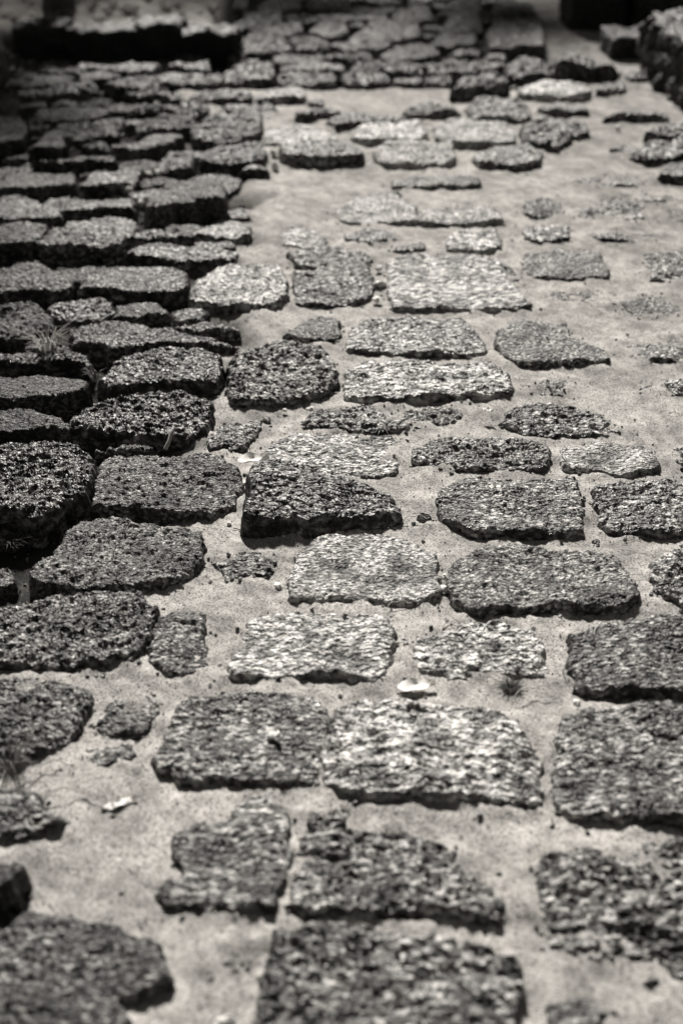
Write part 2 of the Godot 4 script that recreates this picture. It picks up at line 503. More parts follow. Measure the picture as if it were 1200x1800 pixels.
	_stone(0.01344, 0.6, [0.422, -2.990, 0.493, -3.030, 0.597, -3.023, 0.664, -2.980, 0.710, -2.909, 0.708, -2.878, 0.575, -2.869, 0.459, -2.863, 0.434, -2.901, 0.408, -2.931])
	_stone(0.012, 0.6, [0.876, -3.173, 1.068, -3.228, 1.034, -3.092, 0.886, -3.109])
	_stone(0.009, 0.7, [0.827, -2.785, 0.958, -2.800, 0.926, -2.672, 0.813, -2.686])
	_stone(0.021, 0.95, [0.008, -3.227, 0.064, -3.296, 0.224, -3.304, 0.413, -3.284, 0.453, -3.209, 0.465, -3.110, 0.440, -3.085, 0.302, -3.064, 0.151, -3.051, 0.015, -3.064, 0.008, -3.110])
	_stone(0.0273, 0.6, [-0.315, -3.251, -0.290, -3.348, -0.196, -3.409, -0.065, -3.389, -0.016, -3.290, -0.008, -3.149, -0.031, -3.110, -0.090, -3.051, -0.180, -3.030, -0.285, -3.030, -0.307, -3.091])
	_stone(0.0331, 0.288, [-0.634, -3.277, -0.548, -3.347, -0.387, -3.355, -0.334, -3.296, -0.322, -3.173, -0.338, -3.127, -0.460, -3.127, -0.611, -3.109, -0.657, -3.156])
	_stone(0.0352, 0.216, [-1.016, -3.160, -0.835, -3.178, -0.708, -3.160, -0.668, -3.106, -0.670, -3.055, -0.749, -3.030, -0.987, -3.024])
	_stone(0.0352, 0.216, [-1.054, -3.311, -0.804, -3.342, -0.719, -3.311, -0.684, -3.243, -0.793, -3.261, -0.950, -3.254, -1.040, -3.236])
	_stone(0.021, 0.7, [0.463, -3.529, 0.547, -3.594, 0.673, -3.585, 0.672, -3.465, 0.748, -3.375, 0.762, -3.312, 0.671, -3.292, 0.574, -3.281, 0.494, -3.281, 0.461, -3.342, 0.444, -3.423])
	_stone(0.021, 0.7, [0.025, -3.529, 0.086, -3.608, 0.240, -3.617, 0.359, -3.594, 0.385, -3.507, 0.417, -3.389, 0.404, -3.343, 0.292, -3.351, 0.130, -3.358, 0.016, -3.399, 0.008, -3.444])
	_stone(0.0189, 0.5, [-0.152, -3.534, -0.069, -3.622, -0.009, -3.599, 0.000, -3.492, -0.017, -3.451, -0.100, -3.451, -0.167, -3.486])
	_stone(0.0352, 0.2736, [-0.796, -3.473, -0.677, -3.560, -0.500, -3.495, -0.361, -3.432, -0.293, -3.391, -0.301, -3.379, -0.439, -3.379, -0.570, -3.377, -0.645, -3.331, -0.717, -3.377, -0.764, -3.384])
	_stone(0.031, 0.288, [-0.687, -3.683, -0.559, -3.706, -0.517, -3.637, -0.534, -3.619, -0.616, -3.592, -0.686, -3.611])
	_stone(0.0189, 0.45, [-0.507, -3.547, -0.410, -3.590, -0.329, -3.534, -0.302, -3.506, -0.371, -3.523, -0.472, -3.523])
	_stone(0.0373, 0.216, [-1.143, -3.667, -0.940, -3.690, -0.870, -3.599, -0.834, -3.470, -0.894, -3.447, -0.986, -3.410, -1.079, -3.390])
	_stone(0.0231, 0.85, [-0.469, -3.938, -0.414, -4.049, -0.304, -4.106, -0.207, -4.060, -0.175, -3.938, -0.169, -3.772, -0.211, -3.715, -0.349, -3.682, -0.477, -3.740, -0.475, -3.816])
	_stone(0.0189, 0.5, [-0.158, -4.003, -0.038, -4.059, 0.094, -4.030, 0.106, -3.894, 0.089, -3.780, 0.000, -3.714, -0.141, -3.738, -0.153, -3.842])
	_stone(0.0189, 0.9, [0.152, -4.088, 0.231, -4.164, 0.463, -4.176, 0.531, -4.088, 0.547, -3.895, 0.589, -3.715, 0.490, -3.691, 0.316, -3.700, 0.157, -3.691, 0.147, -3.816], Vector2.ZERO, .5)
	_stone(0.012, 0.45, [0.524, -4.111, 0.573, -4.037, 0.584, -3.932, 0.517, -3.943])
	_stone(0.0189, 0.55, [-0.184, -4.186, -0.079, -4.265, 0.078, -4.216, 0.105, -4.127, 0.094, -4.047, -0.019, -4.036, -0.151, -4.064])
	_stone(0.0331, 0.324, [-0.830, -3.906, -0.765, -4.016, -0.580, -4.027, -0.501, -3.988, -0.478, -3.853, -0.503, -3.810, -0.643, -3.784, -0.826, -3.810])
	_stone(0.0352, 0.252, [-1.223, -3.983, -1.025, -4.011, -0.903, -3.956, -0.847, -3.849, -0.861, -3.812, -0.964, -3.786, -1.172, -3.761])
	_stone(0.01344, 0.6, [0.622, -4.206, 0.744, -4.248, 0.877, -4.224, 0.887, -4.061, 0.869, -3.974, 0.741, -3.958, 0.632, -3.974, 0.595, -4.061])
	_stone(0.0055, 0.7, [0.673, -3.875, 0.820, -3.886, 0.873, -3.779, 0.857, -3.737, 0.749, -3.779, 0.644, -3.798])
	_stone(0.031, 0.36, [-0.719, -4.150, -0.664, -4.240, -0.487, -4.228, -0.347, -4.179, -0.353, -4.109, -0.436, -4.079, -0.591, -4.102, -0.726, -4.114])
	_stone(0.0596, 0.36, [-1.045, -4.215, -1.012, -4.341, -0.794, -4.341, -0.741, -4.185, -0.751, -4.165, -0.806, -4.134, -0.998, -4.134, -1.044, -4.180])
	_stone(0.0658, 0.18, [-1.304, -4.323, -1.074, -4.356, -1.015, -4.260, -1.039, -4.146, -1.262, -4.117])
	_stone(0.021, 0.8, [-0.515, -4.413, -0.411, -4.499, -0.327, -4.479, -0.322, -4.379, -0.380, -4.347, -0.513, -4.378])
	_stone(0.0289, 0.324, [-0.767, -4.347, -0.686, -4.411, -0.533, -4.392, -0.517, -4.325, -0.595, -4.305, -0.746, -4.317])
	_stone(0.0782, 0.324, [-0.712, -4.638, -0.651, -4.842, -0.479, -4.865, -0.438, -4.749, -0.417, -4.566, -0.461, -4.606, -0.582, -4.553, -0.704, -4.533, -0.716, -4.574])
	_stone(0.012, 0.95, [-0.212, -4.412, -0.144, -4.511, -0.061, -4.445, -0.050, -4.311, -0.118, -4.258, -0.208, -4.304])
	_stone(0.012, 0.75, [0.010, -4.397, 0.082, -4.462, 0.193, -4.442, 0.200, -4.358, 0.099, -4.305, 0.010, -4.339])
	_stone(0.012, 0.4, [0.187, -4.275, 0.278, -4.319, 0.294, -4.257, 0.234, -4.212, 0.176, -4.230])
	_stone(0.01512, 0.95, [0.371, -4.374, 0.448, -4.458, 0.550, -4.458, 0.568, -4.342, 0.550, -4.253, 0.467, -4.201, 0.362, -4.231])
	_stone(0.01512, 0.55, [0.657, -4.499, 0.746, -4.546, 0.818, -4.499, 0.800, -4.347, 0.694, -4.305, 0.641, -4.362])
	_stone(0.01512, 0.55, [0.687, -4.743, 0.781, -4.803, 0.827, -4.743, 0.816, -4.619, 0.712, -4.591, 0.675, -4.636])
	_stone(0.0168, 0.95, [-0.021, -4.655, 0.043, -4.802, 0.197, -4.839, 0.278, -4.728, 0.280, -4.534, 0.165, -4.514, 0.000, -4.534])
	_stone(0.01512, 0.9, [0.296, -4.661, 0.429, -4.734, 0.575, -4.697, 0.590, -4.535, 0.453, -4.501, 0.289, -4.514])
	_stone(0.0055, 0.75, [0.889, -4.724, 0.977, -4.798, 1.121, -4.761, 1.153, -4.600, 1.000, -4.565, 0.870, -4.600])
	_stone(0.0055, 0.75, [1.029, -4.200, 1.277, -4.260, 1.197, -3.932, 1.000, -3.959])
	_stone(0.021, 0.7, [0.192, -5.037, 0.365, -5.095, 0.544, -5.062, 0.556, -4.984, 0.446, -4.956, 0.201, -4.971])
	_stone(0.009, 0.7, [0.088, -4.885, 0.221, -4.916, 0.230, -4.856, 0.109, -4.839])
	_stone(0.021, 0.35, [-0.441, -4.625, -0.372, -4.697, -0.334, -4.590, -0.396, -4.565])
	_stone(0.0352, 0.36, [-1.022, -4.937, -0.998, -5.075, -0.854, -5.176, -0.794, -5.075, -0.799, -4.939, -0.930, -4.913, -1.012, -4.875])
	_stone(0.0331, 0.36, [-1.032, -4.634, -0.973, -4.671, -0.820, -4.781, -0.772, -4.744, -0.767, -4.626, -0.883, -4.619, -1.027, -4.598])
	_stone(0.0331, 0.324, [-1.389, -4.640, -1.156, -4.735, -1.041, -4.640, -1.015, -4.548, -1.118, -4.535, -1.359, -4.501])
	_stone(0.0331, 0.252, [-1.460, -4.922, -1.250, -5.084, -1.073, -5.109, -1.035, -4.962, -1.080, -4.895, -1.233, -4.877, -1.443, -4.839])
	_stone(0.043, 0.17856, [-1.269, -5.219, -1.120, -5.247, -0.947, -5.341, -0.921, -5.247, -1.047, -5.219, -1.256, -5.205])
	_stone(0.043, 0.3348, [-0.928, -5.438, -0.840, -5.609, -0.728, -5.715, -0.687, -5.609, -0.771, -5.436, -0.884, -5.372])
	_stone(0.043, 0.24552, [-0.931, -5.819, -0.834, -5.961, -0.685, -6.034, -0.646, -5.778, -0.759, -5.747, -0.902, -5.677])
	_stone(0.033, 0.341, [-0.672, -5.774, -0.608, -6.058, -0.432, -6.209, -0.370, -6.058, -0.352, -5.705, -0.467, -5.548, -0.639, -5.548])
	_stone(0.043, 0.31248, [-0.998, -6.042, -0.942, -6.190, -0.852, -6.221, -0.817, -6.039, -0.873, -6.039, -0.990, -6.025])
	_stone(0.033, 0.403, [-0.809, -6.077, -0.765, -6.291, -0.637, -6.229, -0.612, -6.084, -0.700, -6.035, -0.810, -6.064])
	_stone(0.043, 0.20088, [-1.117, -5.527, -1.070, -5.654, -0.965, -5.654, -0.963, -5.614, -1.112, -5.585])
	_stone(0.043, 0.20088, [-1.095, -5.443, -1.027, -5.543, -0.963, -5.443, -0.979, -5.442, -1.106, -5.406])
	_stone(0.033, 0.248, [-0.593, -5.345, -0.537, -5.529, -0.343, -5.554, -0.308, -5.345, -0.317, -5.253, -0.465, -5.197, -0.586, -5.253])
	_stone(0.033, 0.186, [-0.412, -5.117, -0.361, -5.237, -0.300, -5.169, -0.287, -5.138, -0.367, -5.117])
	_stone(0.043, 0.24552, [-0.790, -5.125, -0.713, -5.358, -0.600, -5.298, -0.595, -5.125, -0.706, -5.078])
	_stone(0.043, 0.24552, [-1.501, -6.407, -1.403, -6.639, -1.260, -6.727, -1.189, -6.468, -1.309, -6.411, -1.460, -6.330])
	_stone(0.042, 0.2604, [-0.989, -7.625, -0.929, -7.835, -0.718, -7.882, -0.697, -7.625, -0.843, -7.603, -0.988, -7.603])
	_stone(0.042, 0.2604, [-0.954, -7.309, -0.896, -7.370, -0.756, -7.455, -0.737, -7.245, -0.841, -7.270])
	_stone(0.042, 0.2418, [-0.932, -6.995, -0.868, -7.121, -0.709, -7.141, -0.682, -6.963, -0.810, -6.975])
	_stone(0.042, 0.2232, [-1.225, -6.947, -1.131, -7.148, -0.962, -7.089, -0.982, -6.927, -1.101, -6.908])
	_stone(0.033, 0.434, [-0.888, -6.695, -0.826, -6.856, -0.622, -6.893, -0.591, -6.685, -0.719, -6.651])
	_stone(0.043, 0.2232, [-1.195, -6.571, -1.118, -6.743, -0.927, -6.797, -0.905, -6.542, -1.044, -6.505])
	_stone(0.043, 0.29016, [-1.071, -6.368, -0.979, -6.463, -0.795, -6.447, -0.776, -6.335, -0.938, -6.342])
	_stone(0.033, 0.31, [-0.744, -6.344, -0.675, -6.500, -0.450, -6.500, -0.426, -6.328, -0.550, -6.319, -0.729, -6.319])
	_stone(0.033, 0.341, [-0.622, -6.886, -0.524, -7.215, -0.368, -7.175, -0.341, -6.835, -0.356, -6.767, -0.595, -6.714])
	_stone(0.033, 0.95, [-0.428, -6.365, -0.340, -6.551, -0.200, -6.602, -0.167, -6.401, -0.180, -6.350, -0.413, -6.319])
	_stone(0.033, 0.4, [-0.163, -6.267, -0.111, -6.395, -0.076, -6.260, -0.136, -6.251])
	_stone(0.012, 0.403, [-0.615, -6.117, -0.549, -6.309, -0.358, -6.341, -0.297, -6.185, -0.346, -6.085, -0.583, -6.056])
	_stone(0.033, 0.35, [-0.223, -6.015, -0.134, -6.164, 0.000, -6.119, 0.000, -6.047, -0.158, -6.004])
	_stone(0.012, 0.85, [-0.343, -5.774, -0.260, -5.939, -0.052, -5.883, -0.013, -5.710, -0.025, -5.654, -0.198, -5.597, -0.334, -5.585])
	_stone(0.0527, 0.7, [-0.263, -5.401, -0.147, -5.564, 0.048, -5.475, 0.099, -5.316, 0.094, -5.295, -0.094, -5.238, -0.248, -5.306])
	_stone(0.033, 0.35, [-0.073, -5.938, 0.000, -6.099, 0.158, -6.040, 0.314, -5.981, 0.258, -5.883, 0.103, -5.887, -0.026, -5.832])
	_stone(0.033, 1, [0.038, -5.692, 0.104, -5.912, 0.365, -5.969, 0.380, -5.662, 0.346, -5.585, 0.099, -5.585, 0.050, -5.662])
	_stone(0.033, 0.95, [0.416, -5.851, 0.496, -5.964, 0.752, -5.921, 0.765, -5.632, 0.750, -5.555, 0.490, -5.530, 0.410, -5.617])
	_stone(0.033, 1, [0.131, -5.392, 0.196, -5.553, 0.478, -5.553, 0.479, -5.296, 0.420, -5.229, 0.187, -5.229, 0.142, -5.296])
	_stone(0.033, 0.5, [0.546, -5.345, 0.660, -5.529, 0.809, -5.554, 0.850, -5.405, 0.822, -5.268, 0.697, -5.197, 0.561, -5.231])
	_stone(0.033, 0.4, [0.794, -5.797, 0.915, -5.980, 1.106, -5.866, 1.096, -5.729, 0.990, -5.603, 0.926, -5.494, 0.777, -5.569])
	_stone(0.033, 0.75, [0.579, -6.185, 0.696, -6.423, 0.871, -6.263, 0.888, -6.069, 0.862, -5.952, 0.606, -6.009])
	_stone(0.033, 0.55, [0.278, -6.077, 0.383, -6.291, 0.539, -6.198, 0.554, -6.092, 0.317, -6.035])
	_stone(0.033, 0.8, [0.882, -6.583, 1.048, -6.758, 1.237, -6.670, 1.230, -6.455, 1.107, -6.365, 0.867, -6.443])
	_stone(0.033, 0.6, [0.920, -6.176, 1.038, -6.285, 1.149, -6.131, 1.164, -6.088, 0.961, -6.103])
	_stone(0.033, 0.5, [1.258, -6.527, 1.323, -6.664, 1.438, -6.664, 1.416, -6.537, 1.298, -6.505])
	_stone(0.033, 0.7, [1.206, -5.991, 1.330, -6.097, 1.503, -6.038, 1.508, -5.983, 1.262, -5.997])
	_stone(0.033, 0.35, [1.202, -5.361, 1.329, -5.580, 1.560, -5.618, 1.491, -5.310, 1.250, -5.287])
	_stone(0.033, 0.5, [1.325, -5.662, 1.435, -5.844, 1.589, -5.844, 1.539, -5.612])
	_stone(0.012, 0.5, [1.146, -5.499, 1.209, -5.582, 1.273, -5.556, 1.259, -5.476])
	_stone(0.033, 0.35, [1.259, -5.060, 1.343, -5.250, 1.468, -5.285, 1.406, -5.001])
	_stone(0.042, 0.18, [0.854, -6.991, 0.960, -7.247, 1.113, -7.127, 1.073, -6.816, 0.853, -6.816])
	_stone(0.012, 0.3, [1.449, -6.860, 1.551, -7.087, 1.634, -7.048, 1.577, -6.791])
	_stone(0.042, 0.42, [0.021, -6.918, 0.091, -7.110, 0.367, -7.150, 0.434, -6.975, 0.414, -6.856, 0.060, -6.926])
	_stone(0.042, 0.42, [-0.343, -6.932, -0.273, -7.083, 0.000, -7.123, 0.024, -6.949, 0.015, -6.922, -0.299, -6.940])
	_stone(0.042, 0.39, [0.438, -6.884, 0.537, -7.170, 0.670, -7.110, 0.710, -6.884, 0.680, -6.856, 0.443, -6.856])
	_stone(0.042, 0.42, [0.202, -7.269, 0.288, -7.512, 0.517, -7.600, 0.548, -7.342, 0.497, -7.243, 0.246, -7.183])
	_stone(0.042, 0.39, [-0.016, -7.517, 0.067, -7.866, 0.268, -7.913, 0.296, -7.569, 0.191, -7.460, 0.000, -7.418])
	_stone(0.042, 0.45, [0.067, -7.874, 0.174, -8.260, 0.473, -8.311, 0.474, -7.888, 0.330, -7.763, 0.099, -7.763])
	_stone(0.042, 0.46, [0.290, -8.372, 0.369, -8.815, 0.576, -8.873, 0.572, -8.379, 0.488, -8.246, 0.314, -8.246])
	_stone(0.042, 0.42, [-0.102, -7.243, -0.031, -7.363, 0.157, -7.384, 0.172, -7.172, 0.062, -7.183])
	_stone(0.042, 0.46, [-0.276, -7.447, -0.212, -7.681, -0.072, -7.681, -0.057, -7.458, -0.190, -7.418])
	_stone(0.042, 0.45, [-0.201, -7.918, -0.141, -8.349, 0.028, -8.402, 0.044, -7.926, -0.066, -7.796])
	_stone(0.042, 0.42, [-0.487, -7.927, -0.436, -8.268, -0.244, -8.268, -0.215, -7.933, -0.367, -7.862])
	_stone(0.042, 0.2232, [-0.632, -7.411, -0.541, -7.993, -0.336, -7.945, -0.279, -7.532, -0.300, -7.386, -0.527, -7.241, -0.621, -7.241])
	_stone(0.042, 0.2418, [-0.612, -7.127, -0.521, -7.160, -0.372, -7.120, -0.367, -7.127])
	_stone(0.042, 0.42, [-0.262, -8.276, -0.144, -8.545, 0.287, -8.545, 0.291, -8.307, 0.000, -8.283])
	_stone(0.042, 0.39, [-0.551, -8.733, -0.496, -9.130, -0.275, -9.130, -0.249, -8.726, -0.399, -8.626])
	_stone(0.042, 0.36, [-0.240, -8.769, -0.153, -9.144, 0.046, -9.144, 0.066, -8.764, -0.109, -8.666])
	_stone(0.042, 0.42, [0.124, -8.969, 0.227, -9.073, 0.402, -9.073, 0.404, -8.911])
	_stone(0.042, 0.42, [0.427, -9.017, 0.503, -9.280, 0.627, -9.280, 0.627, -9.017])
	_stone(0.042, 0.36, [0.605, -8.552, 0.717, -9.030, 0.925, -9.030, 0.900, -8.553, 0.711, -8.432])
	_stone(0.042, 0.3, [0.572, -8.046, 0.675, -8.450, 0.876, -8.505, 0.852, -8.046, 0.673, -7.930])
	_stone(0.042, 0.39, [0.485, -7.580, 0.588, -7.935, 0.803, -7.983, 0.781, -7.579, 0.607, -7.478])
	_stone(0.062, 0.42, [0.830, -7.784, 0.945, -8.386, 1.248, -8.440, 1.157, -7.618, 1.124, -7.358, 0.812, -7.358])
	_stone(0.042, 0.3, [0.923, -8.562, 1.045, -9.091, 1.265, -9.030, 1.233, -8.562, 1.067, -8.432])
	_stone(0.042, 0.42, [0.569, -7.299, 0.632, -7.422, 0.765, -7.422, 0.769, -7.299])
	_stone(0.042, 0.3, [0.755, -7.183, 0.823, -7.426, 0.906, -7.384, 0.893, -7.183])
	_stone(0.0558, 0.186, [-0.679, -8.027, -0.565, -8.400, -0.382, -8.676, -0.348, -8.268, -0.442, -8.019, -0.651, -7.862])
	_stone(0.0558, 0.186, [-0.915, -8.587, -0.900, -9.185, -0.625, -9.378, -0.585, -8.696])
	_stone(0.0596, 0.1116, [-1.687, -5.841, -1.440, -5.884, -1.366, -5.676, -1.354, -5.468, -1.424, -5.432, -1.578, -5.372])
	_stone(0.0596, 0.1116, [-1.291, -5.408, -1.286, -5.625, -1.212, -5.625, -1.152, -5.408, -1.193, -5.361, -1.308, -5.338])
	_stone(0.042, 0.39, [0.117, -9.349, 0.197, -9.470, 0.394, -9.470, 0.406, -9.349])
	_stone(0.042, 0.39, [-0.233, -9.304, -0.158, -9.488, 0.079, -9.488, 0.078, -9.304])
	_stone(0.042, 0.36, [-0.581, -9.259, -0.514, -9.507, -0.277, -9.507, -0.272, -9.290])
	_stone(0.042, 0.3, [0.669, -9.126, 0.790, -9.495, 1.021, -9.429, 0.993, -9.126])
	_stone(0.0055, 0.7, [0.528, -3.180, 0.604, -3.216, 0.625, -3.151, 0.594, -3.099, 0.528, -3.113])
	_stone(0.0055, 0.6, [0.854, -3.771, 0.990, -3.828, 1.073, -3.794, 1.053, -3.668, 0.901, -3.645])
	_stone(0.0055, 0.55, [0.822, -3.459, 0.926, -3.522, 1.073, -3.501, 1.027, -3.312, 0.852, -3.319])
	_stone(0.0055, 0.6, [0.931, -5.064, 1.087, -5.172, 1.214, -5.113, 1.170, -5.002, 0.965, -4.986])
	_stone(0.0055, 0.6, [0.984, -4.839, 1.127, -4.900, 1.273, -4.862, 1.238, -4.797, 1.039, -4.782])
	_stone(0.0055, 0.65, [0.873, -4.427, 1.004, -4.480, 1.134, -4.414, 1.076, -4.329, 0.899, -4.341])
	_stone(0.0055, 0.6, [1.214, -4.690, 1.377, -4.748, 1.325, -4.533, 1.200, -4.527])
	_stone(0.0055, 0.6, [0.802, -3.151, 0.870, -3.180, 0.859, -3.091, 0.802, -3.071])
	_stone(0.009, 0.55, [-0.279, -2.285, -0.208, -2.319, -0.133, -2.285, -0.155, -2.223, -0.238, -2.219])
	_stone(0.013, 0.31, [-1.435, -7.146, -1.483, -7.030, -1.628, -7.026, -1.771, -7.041, -1.777, -7.162, -1.792, -7.272, -1.680, -7.340, -1.546, -7.331, -1.431, -7.263])
	_stone(0.013, 0.25, [-1.091, -6.107, -1.135, -6.010, -1.246, -5.982, -1.368, -5.984, -1.441, -6.077, -1.436, -6.192, -1.333, -6.256, -1.213, -6.276, -1.111, -6.212])
	_stone(0.034, 0.36, [0.748, -9.600, 0.732, -9.495, 0.615, -9.438, 0.469, -9.442, 0.409, -9.549, 0.384, -9.659, 0.476, -9.748, 0.613, -9.752, 0.732, -9.704])
	_stone(0.018, 0.28, [-1.388, -6.751, -1.457, -6.657, -1.587, -6.663, -1.709, -6.695, -1.723, -6.798, -1.717, -6.905, -1.595, -6.950, -1.469, -6.932, -1.374, -6.857])
	_stone(0.030, 0.29, [1.238, -9.559, 1.187, -9.456, 1.061, -9.447, 0.952, -9.491, 0.899, -9.590, 0.939, -9.693, 1.038, -9.755, 1.167, -9.757, 1.228, -9.658])
	_stone(0.011, 0.38, [-1.007, -5.793, -1.039, -5.693, -1.144, -5.659, -1.248, -5.699, -1.295, -5.797, -1.300, -5.918, -1.194, -5.980, -1.084, -5.962, -0.997, -5.897])
	_stone(0.033, 0.33, [-0.014, -6.775, -0.033, -6.668, -0.161, -6.661, -0.288, -6.636, -0.323, -6.741, -0.332, -6.832, -0.265, -6.915, -0.143, -6.924, -0.039, -6.872])
	_stone(0.020, 0.27, [-1.151, -7.167, -1.177, -7.080, -1.272, -7.061, -1.380, -7.053, -1.433, -7.145, -1.408, -7.239, -1.335, -7.296, -1.236, -7.321, -1.143, -7.265])
	_stone(0.034, 0.35, [0.351, -8.674, 0.309, -8.585, 0.195, -8.585, 0.069, -8.579, 0.062, -8.684, 0.048, -8.778, 0.147, -8.835, 0.257, -8.817, 0.360, -8.771])
	_stone(0.011, 0.37, [-0.398, -4.967, -0.444, -4.891, -0.533, -4.871, -0.620, -4.905, -0.642, -4.991, -0.650, -5.091, -0.554, -5.129, -0.455, -5.132, -0.398, -5.054])
	_stone(0.007, 0.38, [-0.734, -4.460, -0.769, -4.380, -0.859, -4.363, -0.967, -4.360, -1.001, -4.456, -0.992, -4.550, -0.908, -4.600, -0.816, -4.596, -0.742, -4.544])
	_stone(0.029, 0.36, [-0.102, -7.220, -0.152, -7.134, -0.258, -7.135, -0.357, -7.161, -0.378, -7.254, -0.359, -7.343, -0.271, -7.385, -0.176, -7.374, -0.110, -7.310])
	_stone(0.030, 0.29, [0.330, -9.188, 0.301, -9.099, 0.189, -9.094, 0.079, -9.087, 0.042, -9.172, 0.030, -9.259, 0.115, -9.317, 0.224, -9.325, 0.326, -9.280])
	_stone(0.014, 0.39, [0.308, -9.572, 0.255, -9.494, 0.153, -9.475, 0.041, -9.491, 0.016, -9.585, 0.010, -9.682, 0.113, -9.728, 0.219, -9.717, 0.299, -9.660])
	_stone(0.029, 0.35, [0.252, -6.740, 0.201, -6.661, 0.099, -6.661, 0.015, -6.698, -0.015, -6.777, 0.001, -6.865, 0.094, -6.898, 0.189, -6.892, 0.250, -6.825])
	_stone(0.011, 0.25, [-0.104, -9.575, -0.130, -9.502, -0.208, -9.494, -0.281, -9.518, -0.308, -9.590, -0.304, -9.671, -0.226, -9.693, -0.153, -9.702, -0.102, -9.646])
	_stone(0.020, 0.28, [-0.164, -8.570, -0.185, -8.504, -0.253, -8.483, -0.330, -8.489, -0.365, -8.556, -0.364, -8.629, -0.302, -8.673, -0.227, -8.686, -0.170, -8.637])
	_stone(0.030, 0.30, [-1.153, -6.825, -1.183, -6.756, -1.257, -6.752, -1.335, -6.747, -1.352, -6.821, -1.361, -6.893, -1.299, -6.934, -1.226, -6.939, -1.150, -6.906])
	_stone(0.010, 0.24, [0.506, -7.653, 0.466, -7.595, 0.388, -7.584, 0.306, -7.602, 0.281, -7.673, 0.286, -7.752, 0.373, -7.776, 0.452, -7.771, 0.518, -7.725])
	_stone(0.019, 0.40, [-0.881, -2.563, -0.899, -2.492, -0.983, -2.480, -1.061, -2.500, -1.086, -2.566, -1.081, -2.633, -1.015, -2.669, -0.934, -2.682, -0.876, -2.630])
	_stone(0.013, 0.31, [-0.694, -3.679, -0.730, -3.616, -0.803, -3.611, -0.873, -3.623, -0.906, -3.686, -0.897, -3.756, -0.830, -3.787, -0.761, -3.790, -0.711, -3.745])
	_stone(0.035, 0.28, [0.893, -7.070, 0.858, -7.012, 0.788, -6.991, 0.710, -6.999, 0.664, -7.056, 0.668, -7.126, 0.735, -7.164, 0.809, -7.164, 0.876, -7.135])
	_stone(0.023, 0.31, [0.859, -6.761, 0.831, -6.698, 0.756, -6.689, 0.690, -6.711, 0.658, -6.767, 0.668, -6.832, 0.729, -6.867, 0.798, -6.863, 0.852, -6.824])
	_stone(0.010, 0.34, [-0.916, -4.749, -0.946, -4.693, -1.015, -4.678, -1.092, -4.680, -1.131, -4.739, -1.130, -4.808, -1.063, -4.847, -0.992, -4.837, -0.913, -4.818])
	_stone(0.031, 0.36, [-0.101, -7.758, -0.126, -7.691, -0.207, -7.696, -0.280, -7.709, -0.307, -7.771, -0.291, -7.833, -0.227, -7.862, -0.152, -7.872, -0.110, -7.818])
	_stone(0.030, 0.23, [-0.445, -9.587, -0.464, -9.520, -0.538, -9.523, -0.606, -9.523, -0.630, -9.583, -0.629, -9.646, -0.574, -9.681, -0.512, -9.677, -0.449, -9.652])
	_stone(0.006, 0.35, [-0.914, -6.253, -0.933, -6.189, -1.011, -6.185, -1.090, -6.176, -1.130, -6.235, -1.130, -6.302, -1.069, -6.346, -0.996, -6.335, -0.917, -6.321])
	_stone(0.004, 0.30, [-0.772, -4.014, -0.805, -3.963, -0.877, -3.952, -0.939, -3.982, -0.958, -4.039, -0.946, -4.099, -0.877, -4.115, -0.806, -4.123, -0.774, -4.068])
	_stone(0.019, 0.23, [-0.857, -7.178, -0.864, -7.114, -0.927, -7.093, -0.986, -7.106, -1.020, -7.153, -1.018, -7.210, -0.985, -7.262, -0.924, -7.260, -0.858, -7.244])
	_stone(0.011, 0.25, [-1.255, -5.140, -1.282, -5.084, -1.346, -5.073, -1.409, -5.091, -1.425, -5.151, -1.417, -5.210, -1.364, -5.241, -1.305, -5.236, -1.253, -5.201])
	_stone(0.006, 0.40, [-0.569, -5.433, -0.592, -5.379, -0.652, -5.357, -0.720, -5.361, -0.739, -5.420, -0.749, -5.478, -0.697, -5.512, -0.639, -5.513, -0.575, -5.495])
	_stone(0.020, 0.35, [-1.050, -4.426, -1.082, -4.377, -1.139, -4.358, -1.198, -4.375, -1.219, -4.427, -1.233, -4.489, -1.173, -4.521, -1.112, -4.514, -1.062, -4.482])
	_stone(0.014, 0.38, [-0.657, -4.836, -0.689, -4.786, -0.749, -4.786, -0.807, -4.799, -0.823, -4.855, -0.814, -4.913, -0.759, -4.936, -0.703, -4.932, -0.654, -4.896])
	_stone(0.032, 0.32, [-0.446, -8.588, -0.465, -8.530, -0.538, -8.521, -0.613, -8.525, -0.632, -8.585, -0.626, -8.639, -0.573, -8.670, -0.510, -8.673, -0.455, -8.643])
	_stone(0.020, 0.40, [0.416, -6.759, 0.396, -6.700, 0.333, -6.702, 0.277, -6.717, 0.264, -6.774, 0.272, -6.828, 0.321, -6.851, 0.373, -6.851, 0.414, -6.814])
	_stone(0.027, 0.35, [-0.143, -9.196, -0.155, -9.143, -0.211, -9.128, -0.269, -9.129, -0.300, -9.177, -0.293, -9.229, -0.265, -9.283, -0.202, -9.274, -0.137, -9.259])
	_stone(0.003, 0.30, [-0.754, -5.268, -0.766, -5.210, -0.839, -5.208, -0.912, -5.209, -0.938, -5.265, -0.927, -5.320, -0.873, -5.351, -0.810, -5.348, -0.752, -5.322])
	_stone(0.014, 0.31, [-1.202, -4.755, -1.232, -4.706, -1.293, -4.709, -1.357, -4.720, -1.365, -4.779, -1.349, -4.832, -1.294, -4.851, -1.232, -4.858, -1.191, -4.811])
	_stone(0.003, 0.40, [-0.932, -2.736, -0.953, -2.681, -1.012, -2.687, -1.061, -2.708, -1.076, -2.759, -1.075, -2.822, -1.014, -2.835, -0.959, -2.832, -0.931, -2.786])
